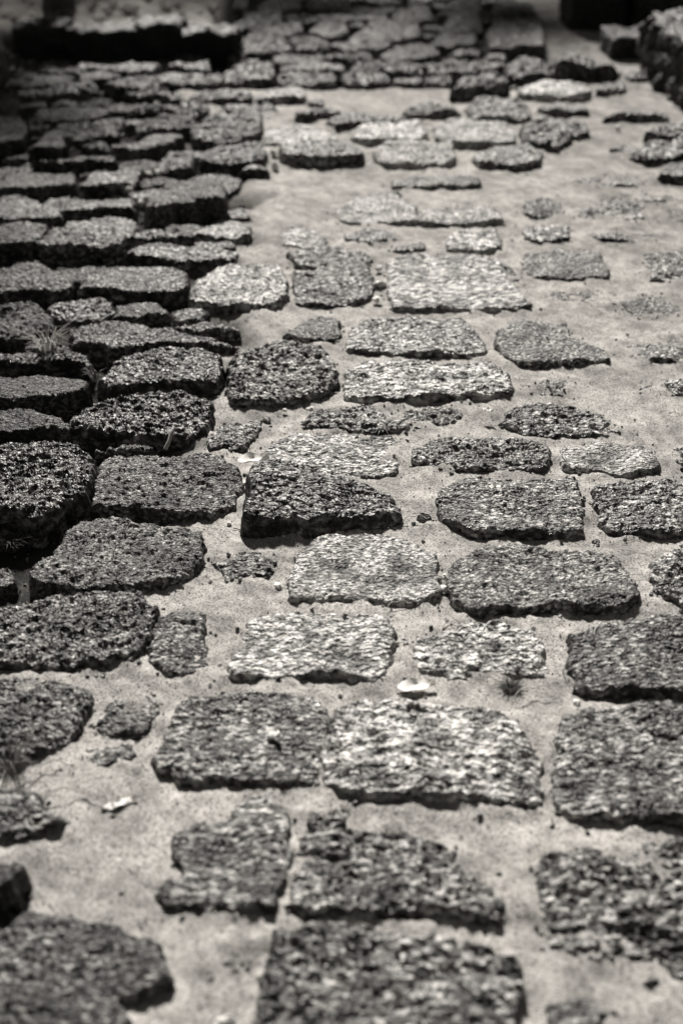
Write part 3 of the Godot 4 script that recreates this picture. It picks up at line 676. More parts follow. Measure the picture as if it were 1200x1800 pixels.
	_stone(0.011, 0.41, [-0.817, -6.888, -0.834, -6.836, -0.900, -6.832, -0.968, -6.834, -0.984, -6.888, -0.987, -6.941, -0.933, -6.973, -0.868, -6.972, -0.817, -6.939])
	_stone(0.006, 0.22, [-1.119, -6.355, -1.129, -6.300, -1.192, -6.293, -1.252, -6.291, -1.276, -6.340, -1.283, -6.392, -1.245, -6.440, -1.180, -6.435, -1.116, -6.415])
	_stone(0.013, 0.28, [1.163, -7.246, 1.139, -7.195, 1.079, -7.185, 1.014, -7.192, 0.991, -7.247, 1.002, -7.302, 1.052, -7.332, 1.113, -7.338, 1.157, -7.298])
	_stone(0.012, 0.36, [0.750, -9.358, 0.731, -9.307, 0.671, -9.295, 0.612, -9.296, 0.580, -9.338, 0.583, -9.386, 0.615, -9.429, 0.678, -9.432, 0.734, -9.409])
	_stone(0.029, 0.33, [1.150, -9.179, 1.144, -9.127, 1.091, -9.116, 1.036, -9.111, 1.009, -9.157, 1.002, -9.208, 1.039, -9.251, 1.095, -9.256, 1.150, -9.234])
	_stone(0.005, 0.27, [-1.453, -6.569, -1.468, -6.512, -1.538, -6.507, -1.605, -6.513, -1.620, -6.567, -1.630, -6.621, -1.572, -6.648, -1.513, -6.645, -1.463, -6.619])
	_stone(0.025, 0.27, [0.568, -9.345, 0.555, -9.290, 0.495, -9.290, 0.445, -9.306, 0.432, -9.353, 0.432, -9.402, 0.479, -9.428, 0.535, -9.435, 0.582, -9.398])
	_stone(0.021, 0.41, [0.692, -7.210, 0.672, -7.166, 0.622, -7.151, 0.562, -7.153, 0.542, -7.206, 0.552, -7.254, 0.591, -7.289, 0.643, -7.283, 0.698, -7.263])
	_stone(0.025, 0.24, [0.566, -8.922, 0.549, -8.869, 0.493, -8.874, 0.443, -8.886, 0.432, -8.935, 0.431, -8.989, 0.481, -9.013, 0.534, -9.007, 0.575, -8.973])
	_stone(0.006, 0.33, [-0.494, -4.462, -0.507, -4.409, -0.567, -4.420, -0.623, -4.425, -0.633, -4.476, -0.635, -4.530, -0.577, -4.545, -0.526, -4.542, -0.490, -4.508])
	_stone(0.031, 0.32, [0.014, -9.212, 0.001, -9.165, -0.056, -9.157, -0.121, -9.152, -0.144, -9.204, -0.144, -9.256, -0.094, -9.288, -0.036, -9.285, 0.012, -9.259])
	_stone(0.030, 0.30, [-1.337, -6.979, -1.336, -6.927, -1.388, -6.909, -1.438, -6.919, -1.473, -6.956, -1.466, -7.004, -1.440, -7.048, -1.386, -7.051, -1.336, -7.030])
	_stone(0.020, 0.42, [0.575, -6.780, 0.562, -6.734, 0.512, -6.716, 0.459, -6.717, 0.434, -6.759, 0.429, -6.803, 0.459, -6.844, 0.513, -6.845, 0.570, -6.831])
	_stone(0.012, 0.24, [0.063, -8.600, 0.034, -8.554, -0.029, -8.555, -0.092, -8.564, -0.097, -8.616, -0.097, -8.666, -0.040, -8.687, 0.019, -8.685, 0.056, -8.647])
	_stone(0.034, 0.40, [0.897, -9.572, 0.882, -9.522, 0.824, -9.519, 0.763, -9.514, 0.750, -9.566, 0.743, -9.614, 0.792, -9.638, 0.844, -9.647, 0.895, -9.622])
	_stone(0.010, 0.30, [-0.979, -6.824, -1.005, -6.778, -1.065, -6.780, -1.123, -6.785, -1.144, -6.832, -1.132, -6.880, -1.085, -6.910, -1.026, -6.904, -0.984, -6.871])
	_stone(0.018, 0.26, [-1.401, -6.256, -1.412, -6.204, -1.472, -6.196, -1.527, -6.200, -1.547, -6.243, -1.556, -6.289, -1.517, -6.324, -1.462, -6.326, -1.412, -6.303])
	_stone(0.032, 0.37, [0.468, -9.233, 0.459, -9.183, 0.404, -9.182, 0.352, -9.179, 0.330, -9.224, 0.337, -9.269, 0.373, -9.297, 0.419, -9.303, 0.470, -9.284])
	_stone(0.012, 0.34, [-1.371, -5.951, -1.382, -5.901, -1.438, -5.900, -1.488, -5.905, -1.510, -5.947, -1.515, -5.997, -1.466, -6.018, -1.419, -6.016, -1.377, -5.995])
	_stone(0.017, 0.35, [-0.874, -5.936, -0.883, -5.888, -0.933, -5.876, -0.984, -5.876, -0.999, -5.924, -1.005, -5.967, -0.974, -6.006, -0.923, -6.008, -0.881, -5.982])
	_stone(0.013, 0.37, [-0.393, -9.179, -0.418, -9.135, -0.470, -9.140, -0.512, -9.156, -0.520, -9.199, -0.515, -9.241, -0.472, -9.256, -0.428, -9.256, -0.394, -9.224])
	_stone(0.015, 0.29, [0.536, -7.143, 0.511, -7.100, 0.454, -7.095, 0.395, -7.105, 0.386, -7.154, 0.384, -7.204, 0.442, -7.215, 0.490, -7.215, 0.525, -7.186])
	_stone(0.011, 0.41, [-1.048, -5.330, -1.072, -5.292, -1.119, -5.283, -1.172, -5.286, -1.187, -5.329, -1.183, -5.370, -1.147, -5.400, -1.097, -5.397, -1.049, -5.376])
	_stone(0.007, 0.32, [-0.937, -5.139, -0.962, -5.099, -1.009, -5.104, -1.049, -5.118, -1.059, -5.159, -1.053, -5.202, -1.012, -5.221, -0.964, -5.224, -0.942, -5.182])
	_stone(0.003, 0.27, [-1.109, -4.045, -1.134, -4.007, -1.185, -4.004, -1.241, -4.007, -1.250, -4.054, -1.242, -4.095, -1.200, -4.117, -1.151, -4.115, -1.108, -4.089])
	_stone(0.019, 0.22, [0.611, -8.198, 0.597, -8.154, 0.549, -8.144, 0.496, -8.137, 0.481, -8.183, 0.477, -8.223, 0.503, -8.262, 0.552, -8.252, 0.603, -8.244])
	_stone(0.034, 0.36, [1.143, -9.335, 1.134, -9.292, 1.085, -9.288, 1.039, -9.287, 1.009, -9.323, 1.016, -9.367, 1.050, -9.397, 1.096, -9.393, 1.139, -9.377])
	_stone(0.029, 0.30, [-0.223, -8.390, -0.233, -8.345, -0.280, -8.343, -0.325, -8.347, -0.343, -8.389, -0.340, -8.434, -0.302, -8.459, -0.261, -8.452, -0.227, -8.430])
	_stone(0.020, 0.26, [-0.645, -4.980, -0.677, -4.944, -0.730, -4.937, -0.783, -4.952, -0.795, -4.997, -0.780, -5.038, -0.736, -5.061, -0.685, -5.056, -0.644, -5.026])
	_stone(0.032, 0.26, [-0.320, -9.592, -0.334, -9.552, -0.378, -9.541, -0.421, -9.551, -0.437, -9.589, -0.440, -9.631, -0.402, -9.652, -0.360, -9.656, -0.314, -9.638])
	_stone(0.017, 0.37, [0.615, -7.980, 0.603, -7.936, 0.551, -7.928, 0.502, -7.926, 0.466, -7.958, 0.465, -8.003, 0.505, -8.031, 0.552, -8.033, 0.601, -8.022])
	_stone(0.011, 0.34, [-0.977, -4.073, -0.986, -4.031, -1.037, -4.018, -1.090, -4.025, -1.102, -4.068, -1.102, -4.107, -1.069, -4.138, -1.019, -4.135, -0.975, -4.115])
	_stone(0.020, 0.32, [0.381, -8.840, 0.354, -8.806, 0.310, -8.803, 0.264, -8.814, 0.265, -8.859, 0.266, -8.902, 0.308, -8.919, 0.350, -8.911, 0.383, -8.883])
	_stone(0.019, 0.29, [-0.959, -2.889, -0.971, -2.847, -1.022, -2.849, -1.072, -2.852, -1.085, -2.893, -1.081, -2.932, -1.041, -2.954, -0.993, -2.956, -0.950, -2.931])
	_stone(0.012, 0.30, [-0.368, -4.269, -0.386, -4.224, -0.441, -4.218, -0.489, -4.232, -0.501, -4.271, -0.512, -4.316, -0.461, -4.331, -0.415, -4.335, -0.371, -4.313])
	_stone(0.012, 0.29, [0.201, -8.881, 0.179, -8.840, 0.132, -8.848, 0.088, -8.858, 0.080, -8.899, 0.084, -8.942, 0.128, -8.953, 0.172, -8.955, 0.195, -8.920])
	_stone(0.016, 0.27, [1.006, -8.457, 0.997, -8.417, 0.949, -8.401, 0.893, -8.402, 0.874, -8.444, 0.866, -8.485, 0.904, -8.517, 0.955, -8.514, 1.007, -8.501])
	_stone(0.011, 0.39, [-1.274, -6.301, -1.304, -6.269, -1.347, -6.269, -1.388, -6.280, -1.404, -6.317, -1.398, -6.360, -1.352, -6.370, -1.311, -6.370, -1.275, -6.344])
	_stone(0.004, 0.23, [-1.003, -6.019, -1.002, -5.976, -1.050, -5.965, -1.098, -5.965, -1.118, -6.002, -1.128, -6.042, -1.092, -6.070, -1.049, -6.069, -1.001, -6.062])
	_stone(0.010, 0.37, [0.027, -7.731, 0.010, -7.690, -0.039, -7.691, -0.088, -7.690, -0.107, -7.729, -0.097, -7.767, -0.065, -7.796, -0.019, -7.791, 0.019, -7.770])
	_stone(0.010, 0.34, [-0.775, -3.390, -0.794, -3.355, -0.840, -3.350, -0.887, -3.354, -0.911, -3.390, -0.901, -3.429, -0.861, -3.449, -0.817, -3.452, -0.780, -3.428])
	_stone(0.012, 0.40, [-0.409, -3.649, -0.421, -3.610, -0.463, -3.605, -0.504, -3.615, -0.516, -3.653, -0.519, -3.697, -0.476, -3.709, -0.438, -3.710, -0.405, -3.687])
	_stone(0.026, 0.35, [0.020, -9.550, 0.008, -9.509, -0.041, -9.504, -0.086, -9.515, -0.096, -9.552, -0.098, -9.590, -0.060, -9.611, -0.014, -9.617, 0.018, -9.588])
	_stone(0.013, 0.36, [-1.303, -5.361, -1.329, -5.329, -1.368, -5.332, -1.410, -5.338, -1.418, -5.379, -1.410, -5.420, -1.369, -5.428, -1.327, -5.438, -1.307, -5.400])
	_stone(0.019, 0.38, [-1.304, -5.835, -1.316, -5.800, -1.356, -5.792, -1.401, -5.787, -1.417, -5.826, -1.422, -5.867, -1.384, -5.888, -1.345, -5.890, -1.308, -5.873])
	_stone(0.034, 0.31, [0.154, -8.204, 0.136, -8.168, 0.092, -8.170, 0.053, -8.183, 0.040, -8.218, 0.047, -8.256, 0.088, -8.268, 0.131, -8.273, 0.164, -8.243])
	_stone(0.021, 0.26, [0.696, -8.958, 0.693, -8.920, 0.648, -8.914, 0.598, -8.904, 0.579, -8.943, 0.580, -8.980, 0.609, -9.008, 0.653, -9.011, 0.702, -9.000])
	_stone(0.010, 0.31, [-1.199, -5.271, -1.212, -5.233, -1.260, -5.225, -1.306, -5.236, -1.326, -5.271, -1.323, -5.310, -1.281, -5.327, -1.239, -5.326, -1.192, -5.311])
	_stone(0.015, 0.37, [-0.882, -5.543, -0.906, -5.512, -0.949, -5.507, -0.988, -5.522, -0.997, -5.559, -0.996, -5.599, -0.952, -5.612, -0.911, -5.607, -0.886, -5.579])
	_stone(0.025, 0.27, [0.798, -7.478, 0.791, -7.443, 0.748, -7.434, 0.701, -7.430, 0.676, -7.463, 0.672, -7.502, 0.709, -7.527, 0.754, -7.532, 0.794, -7.514])
	_stone(0.007, 0.29, [-0.787, -6.273, -0.803, -6.240, -0.837, -6.227, -0.875, -6.235, -0.892, -6.268, -0.892, -6.306, -0.861, -6.330, -0.823, -6.334, -0.785, -6.315])
	_stone(0.018, 0.39, [-0.050, -7.365, -0.068, -7.332, -0.107, -7.326, -0.141, -7.344, -0.153, -7.378, -0.150, -7.417, -0.112, -7.432, -0.076, -7.424, -0.044, -7.402])
	_stone(0.022, 0.22, [-1.222, -6.988, -1.240, -6.952, -1.283, -6.953, -1.326, -6.956, -1.334, -6.994, -1.336, -7.033, -1.297, -7.050, -1.255, -7.052, -1.230, -7.023])
	_stone(0.031, 0.35, [1.042, -9.045, 1.015, -9.017, 0.974, -9.011, 0.931, -9.020, 0.927, -9.057, 0.928, -9.091, 0.964, -9.113, 1.010, -9.112, 1.034, -9.080])
	_stone(0.028, 0.29, [0.833, -6.914, 0.822, -6.880, 0.782, -6.877, 0.738, -6.874, 0.723, -6.909, 0.721, -6.947, 0.757, -6.968, 0.798, -6.968, 0.834, -6.949])
	_stone(0.004, 0.31, [-1.263, -5.710, -1.277, -5.674, -1.322, -5.676, -1.363, -5.680, -1.381, -5.713, -1.373, -5.748, -1.337, -5.764, -1.299, -5.763, -1.260, -5.747])
	_mark_edges()

# a squared block, roughened: closed shape in its own axes, base at y = 0
func _block(size: Vector3, seed_: int, tone: float, cell := 0.025, amp := 0.012) -> ArrayMesh:
	var f := FastNoiseLite.new()
	f.seed = seed_
	f.frequency = 9.0
	f.fractal_octaves = 4
	var v := PackedVector3Array()
	var c := PackedColorArray()
	var idx := PackedInt32Array()
	var half := size / 2.0
	var corner := minf(half.x, minf(half.y, half.z)) * 0.28
	for axis in 3:
		for side in [-1.0, 1.0]:
			var ua := (axis + 1) % 3
			var va := (axis + 2) % 3
			var nu := maxi(4, int(size[ua] / cell))
			var nv := maxi(4, int(size[va] / cell))
			var first := v.size()
			for b in nv + 1:
				for a in nu + 1:
					var p := Vector3.ZERO
					p[axis] = side * half[axis]
					p[ua] = lerpf(-half[ua], half[ua], a / float(nu))
					p[va] = lerpf(-half[va], half[va], b / float(nv))
					var core := p.clamp(-half + Vector3.ONE * corner, half - Vector3.ONE * corner)
					var n := (p - core).normalized()
					p = core + n * corner
					p += n * amp * (f.get_noise_3dv(p) * 2.0 + 0.7 * f.get_noise_3dv(p * 4.0))
					v.append(p + Vector3(0, half.y, 0))
					var s := clampf(tone * (1.0 + 0.5 * f.get_noise_3dv(p * 1.7 + Vector3.ONE)), 0.02, 1.0)
					c.append(Color(s, s, s))
			for b in nv:
				for a in nu:
					var p0 := first + b * (nu + 1) + a
					var q := [p0, p0 + 1, p0 + nu + 2, p0 + nu + 1]
					if side > 0.0:
						q.reverse()
					idx.append_array([q[0], q[1], q[2], q[0], q[2], q[3]])
	var st := SurfaceTool.new()
	st.begin(Mesh.PRIMITIVE_TRIANGLES)
	for k in v.size():
		st.set_color(c[k])
		st.add_vertex(v[k])
	for k in idx:
		st.add_index(k)
	st.generate_normals()
	return st.commit()

func _low_wall() -> void:
	var w := _thing("low_wall", Vector3(-1.2, 0, -7.42), "low dark stone kerb wall holding up the earth at the far left", "wall")
	var x := -0.60
	var k := 0
	for width in [0.31, 0.42, 0.27, 0.33]:
		var b := _put("block", _block(Vector3(width - 0.006, [0.27, 0.25, 0.28, 0.24][k], 0.26), 50 + k, 0.035, 0.025, 0.02), _mat.stone, w, Vector3(x + width / 2.0, -0.08, 0.0))  # tone set near black, adding painted shade to the wall
		b.rotation.y = [0.02, -0.015, 0.01, -0.03][k]
		x += width - 0.03
		k += 1

func _right_blocks() -> void:
	var labels := [
		"large dark squared block at top right, left of a similar one across a pale gap",
		"large dark squared stone block in the far top right corner of the photo",
		"flat dark stone block lying in front of the two tall blocks at top right",
		"dark rough boulder at the right edge beside the sandy gutter"]
	var sizes := [Vector3(0.36, 0.42, 0.4), Vector3(0.75, 0.44, 0.45), Vector3(0.7, 0.17, 0.34), Vector3(0.62, 0.36, 1.15)]
	var spots := [Vector3(1.56, -0.06, -8.4), Vector3(2.13, -0.06, -8.36), Vector3(1.83, -0.05, -7.55), Vector3(1.92, -0.06, -6.55)]
	for k in 4:
		var o := _put(["stone_block", "stone_block", "stone_block", "boulder"][k], _block(sizes[k], 70 + k, 0.10 if k < 3 else 0.05, 0.025, 0.012 if k < 3 else 0.03), _mat.stone, self, spots[k])  # tones lowered to paint the darkening of this corner into the stone
		o.rotation.y = [0.03, -0.02, 0.02, 0.06][k]
		_tag(o, labels[k], ["block", "block", "block", "boulder"][k])

# ---------------------------------------------------------------- tree, its unseen crown shaped to shade the left side and far end
func _tube(st: SurfaceTool, path: Array, radii: Array, sides := 10) -> void:
	for k in path.size() - 1:
		for i in sides:
			var q := []
			for e in [[k, i], [k, i + 1], [k + 1, i + 1], [k + 1, i]]:
				var kk: int = e[0]
				var along: Vector3 = (path[mini(kk + 1, path.size() - 1)] - path[maxi(kk - 1, 0)]).normalized()
				var u := along.cross(Vector3(0.31, 0.2, 0.93)).normalized()
				var w := along.cross(u)
				var a: float = TAU * (e[1] % sides) / sides
				q.append(path[kk] + (u * cos(a) + w * sin(a)) * radii[kk])
			for n in [0, 2, 1, 0, 3, 2]:
				st.add_vertex(q[n])

func _tube_mesh(path: Array, radii: Array, sides := 10) -> ArrayMesh:
	var st := SurfaceTool.new()
	st.begin(Mesh.PRIMITIVE_TRIANGLES)
	st.set_smooth_group(0)
	_tube(st, path, radii, sides)
	st.index()
	st.generate_normals()
	return st.commit()

func _leaf_mesh(l: float, w: float) -> ArrayMesh:
	var st := SurfaceTool.new()
	st.begin(Mesh.PRIMITIVE_TRIANGLES)
	var p := [Vector3(0, 0, 0), Vector3(w, 0.1 * w, l * 0.45), Vector3(0, -0.1 * w, l), Vector3(-w, 0.1 * w, l * 0.45)]
	for n in [0, 1, 2, 0, 2, 3]:
		st.add_vertex(p[n])
	st.generate_normals()
	return st.commit()

func _tree() -> void:
	_rng.seed = 12
	var t := _thing("tree", Vector3(-1.66, 0.12, -8.0), "dark tree trunk standing on the earth bank behind the low wall", "tree")
	_put("trunk", _tube_mesh([Vector3(0, -0.2, 0), Vector3(0, 0.1, 0), Vector3(-0.06, 0.7, -0.08), Vector3(-0.4, 1.6, -0.5), Vector3(-0.9, 2.5, -1.1), Vector3(-1.5, 3.8, -1.9)], [0.115, 0.095, 0.088, 0.082, 0.075, 0.05], 14), _mat.bark, t)
	for k in 6:
		var a := TAU * k / 6.0 + 0.4
		var out := Vector3(cos(a), 0, sin(a))
		var from := Vector3(-0.85 - 0.09 * k, 2.4 + 0.2 * k, -1.05 - 0.12 * k)
		_put("unseen_limb", _tube_mesh([from, from + out * 0.6 + Vector3(0, 0.35, 0), from + out * 1.3 + Vector3(0, 0.75, 0), from + out * 1.9 + Vector3(0, 0.9, 0)], [0.045, 0.035, 0.022, 0.01], 7), _mat.bark, t)
	_put("unseen_limb", _tube_mesh([Vector3(-1.3, 3.4, -1.6), Vector3(-0.6, 3.5, -3.2), Vector3(0.8, 3.5, -4.3), Vector3(2.6, 3.55, -4.6), Vector3(4.2, 3.6, -4.5)], [0.05, 0.042, 0.032, 0.02, 0.01], 8), _mat.bark, t)  # added branch out of view, put there to shade the far end
	var mm := MultiMesh.new()
	mm.transform_format = MultiMesh.TRANSFORM_3D
	mm.mesh = _leaf_mesh(0.14, 0.035)
	var spots := []
	for k in 90:
		var a := _rng.randf() * TAU
		var r := sqrt(_rng.randf()) * 1.7
		var c := Vector3(-1.6 + cos(a) * r * 0.85, 3.4 + _rng.randf_range(-0.5, 1.0) - r * 0.15, -1.1 + sin(a) * r * 1.25)  # crown out of view, offset so its shadow lands on the left stones
		var many := 115
		if k >= 60:   # leaf clumps added out of view to darken the far end and corners
			c = Vector3(_rng.randf_range(-0.9, 4.4), 3.5 + _rng.randf_range(-0.3, 0.5), _rng.randf_range(-5.6, -3.9))
			many = 210
		for i in many:
			var d := Vector3(_rng.randfn(), _rng.randfn() * 0.6, _rng.randfn()) * 0.26
			spots.append(c + d)
	mm.instance_count = spots.size()
	for i in spots.size():
		var b := Basis.from_euler(Vector3(_rng.randf_range(-0.7, 0.9), _rng.randf() * TAU, _rng.randf_range(-0.6, 0.6)))
		mm.set_instance_transform(i, Transform3D(b, spots[i]))
	var f := MultiMeshInstance3D.new()
	f.name = "unseen_foliage"
	f.multimesh = mm
	f.material_override = _mat.unseen_foliage
	f.set_meta("kind", "stuff")
	t.add_child(f, true)

# ---------------------------------------------------------------- stones that lie loose on the sand
func _loose(called: String, label: String, category: String, h: float, tone: float, tilt: Vector2, flat: Array) -> void:
	var poly := _poly_of(flat)
	var mid := _mid(poly)
	var o := _put(called, _stone_mesh(poly, mid, h, clampf(tone * 1.6, 0.3, 0.9), tilt), _mat.dark_laterite, self, Vector3(mid.x, 0, mid.y))
	_tag(o, label, category)

func _loose_stones() -> void:
	_loose("loose_stone", "thick dark loose stone lying at the right end of the bare sand patch", "stone", 0.085, 0.42, Vector2(0, -0.1), [0.523, -6.369, 0.591, -6.529, 0.789, -6.542, 0.820, -6.369, 0.826, -6.443, 0.664, -6.365, 0.529, -6.411])
	_loose("loose_stone", "tilted dark slab with a black front, in the sandy gutter near the right boulder", "stone", 0.085, 0.3, Vector2(-0.12, 0.05), [1.101, -6.858, 1.166, -7.098, 1.244, -7.113, 1.361, -6.913, 1.435, -6.900, 1.382, -6.816, 1.107, -6.842])
	_loose("loose_stone", "small dark stone lying in the sand right of the proud wedge-shaped paving stone", "stone", 0.016, 0.5, Vector2(0, 0), [0.164, -2.461, 0.186, -2.479, 0.205, -2.466, 0.205, -2.461, 0.179, -2.456, 0.163, -2.461])
	_loose("loose_stone", "small dark lump of stone under the front edge of the largest pale paving stone", "stone", 0.014, 0.5, Vector2(0, 0), [0.201, -1.556, 0.215, -1.564, 0.222, -1.551, 0.213, -1.552, 0.201, -1.555])
	_loose("loose_stone", "small round dark stone on the sand in the lower right corner", "stone", 0.009, 0.45, Vector2(0, 0), [0.425, -1.210, 0.441, -1.216, 0.444, -1.206, 0.437, -1.204, 0.425, -1.206])

# ---------------------------------------------------------------- leaves, twigs, tufts, pebbles, grit
func _leaf(at: Vector3, l: float, w: float, curl: float, turn: float, mat: String, label: String) -> void:
	var o := _put("leaf", _curled_leaf(l, w, curl), _mat[mat], self, at)
	o.rotation = Vector3(0.06, turn, 0.03)
	_tag(o, label, "leaf")

func _twig(at: Vector3, l: float, r: float, rise: float, turn: float, label: String) -> void:
	var d := Vector3(cos(turn) * cos(rise), sin(rise), -sin(turn) * cos(rise)) * l
	var b := Vector3(0.04, 0.05, 0.03) * l
	var o := _put("twig", _tube_mesh([Vector3.ZERO, d * 0.33 + b, d * 0.7 - b * 0.5, d, d * 1.01], [r, r * 0.9, r * 0.95, r * 0.75, 0.0001], 8), _mat.twig if r > 0.003 else _mat.bark, self, at)
	_tag(o, label, "twig")

func _straw(at: Vector3, l: float, r: float, turn: float, label: String) -> void:
	var p := []
	for k in 9:
		var t := k / 8.0 - 0.5
		p.append(Vector3(t * l, 0.004 + 0.012 * absf(sin(k * 0.9)) * l / 0.1, 0.9 * t * t * l))
	var o := _put("straw", _tube_mesh(p, [r, r, r, r, r, r, r, r, r * 0.5], 5), _mat.straw, self, at)
	o.rotation.y = turn
	_tag(o, label, "straw")

func _pebble(at: Vector3, size: Vector3, seed_: int, label: String) -> void:
	var o := _put("pebble", _pebble_mesh(size, seed_, 14), _mat.pale, self, at + Vector3(0, size.y * 0.15, 0))
	o.rotation.y = seed_ * 1.7
	_tag(o, label, "pebble")

func _tuft(at: Vector3, count: int, radius: float, height: float, seed_: int, thick: float, mat: String, label: String) -> void:
	var o := _put("moss_clump" if mat == "moss" else "grass_tuft", _tuft_mesh(count, radius, height, seed_, thick), _mat[mat], self, at + Vector3(0, -0.01, 0))
	_tag(o, label, "moss" if mat == "moss" else "grass")

func _pebble_mesh(size: Vector3, seed_: int, sides := 9) -> ArrayMesh:
	var r := RandomNumberGenerator.new()
	r.seed = seed_
	var s := SphereMesh.new()
	s.radius = 0.5
	s.height = 1.0
	s.radial_segments = sides
	s.rings = 5
	var st := SurfaceTool.new()
	st.create_from(s, 0)
	var arr := st.commit_to_arrays()
	var v: PackedVector3Array = arr[Mesh.ARRAY_VERTEX]
	var f := FastNoiseLite.new()
	f.seed = seed_
	f.frequency = 1.3
	for i in v.size():
		v[i] = v[i] * (1.0 + 0.5 * f.get_noise_3dv(v[i] * 1.5)) * size
	var st2 := SurfaceTool.new()
	st2.begin(Mesh.PRIMITIVE_TRIANGLES)
	st2.set_smooth_group(-1)
	for i in arr[Mesh.ARRAY_INDEX]:
		st2.add_vertex(v[i])
	st2.generate_normals()
	return st2.commit()

func _curled_leaf(l: float, w: float, curl: float) -> ArrayMesh:
	# a pointed blade with a raised rim on both sides of the midrib, two skins so that it has thickness
	var st := SurfaceTool.new()
	st.begin(Mesh.PRIMITIVE_TRIANGLES)
	var n := 12
	var rows := []
	for skin in 2:
		var g := []
		for i in n + 1:
			var t := i / float(n)
			var half := w * pow(sin(PI * pow(t, 0.85)), 0.8) + 0.0004
			var row := []
			for k in 5:
				var s := (k - 2) / 2.0
				var y := curl * w * (s * s) * (0.5 + 0.7 * t) + 0.14 * l * (t - 0.5) * (t - 0.5) + 0.003 * sin(t * 11.0 + s * 3.0)
				row.append(Vector3(l * (t - 0.5), y + 0.002 - skin * 0.0008, half * s))
			g.append(row)
		rows.append(g)
	for skin in 2:
		for i in n:
			for k in 4:
				var q := [rows[skin][i][k], rows[skin][i + 1][k], rows[skin][i + 1][k + 1], rows[skin][i][k + 1]]
				for e in ([0, 2, 1, 0, 3, 2] if skin == 0 else [0, 1, 2, 0, 2, 3]):
					st.add_vertex(q[e])
	st.generate_normals()
	return st.commit()

func _tuft_mesh(count: int, radius: float, height: float, seed_: int, thick := 0.0016, flat := 0.6) -> ArrayMesh:
	var r := RandomNumberGenerator.new()
	r.seed = seed_
	var st := SurfaceTool.new()
	st.begin(Mesh.PRIMITIVE_TRIANGLES)
	for i in count:
		var a := r.randf() * TAU
		var out := Vector3(cos(a), 0, sin(a))
		var from := out * radius * 0.35 * r.randf() 
		var len := height * r.randf_range(0.55, 1.1)
		var lean := flat * r.randf_range(0.4, 1.5)
		var mid := from + out * len * 0.4 * lean + Vector3(0, len * 0.6, 0)
		var end := from + out * len * lean + Vector3(0, len * r.randf_range(0.35, 0.95), 0)
		_tube(st, [from, mid, end], [thick, thick * 0.8, thick * 0.15], 3)
	st.generate_normals()
	return st.commit()

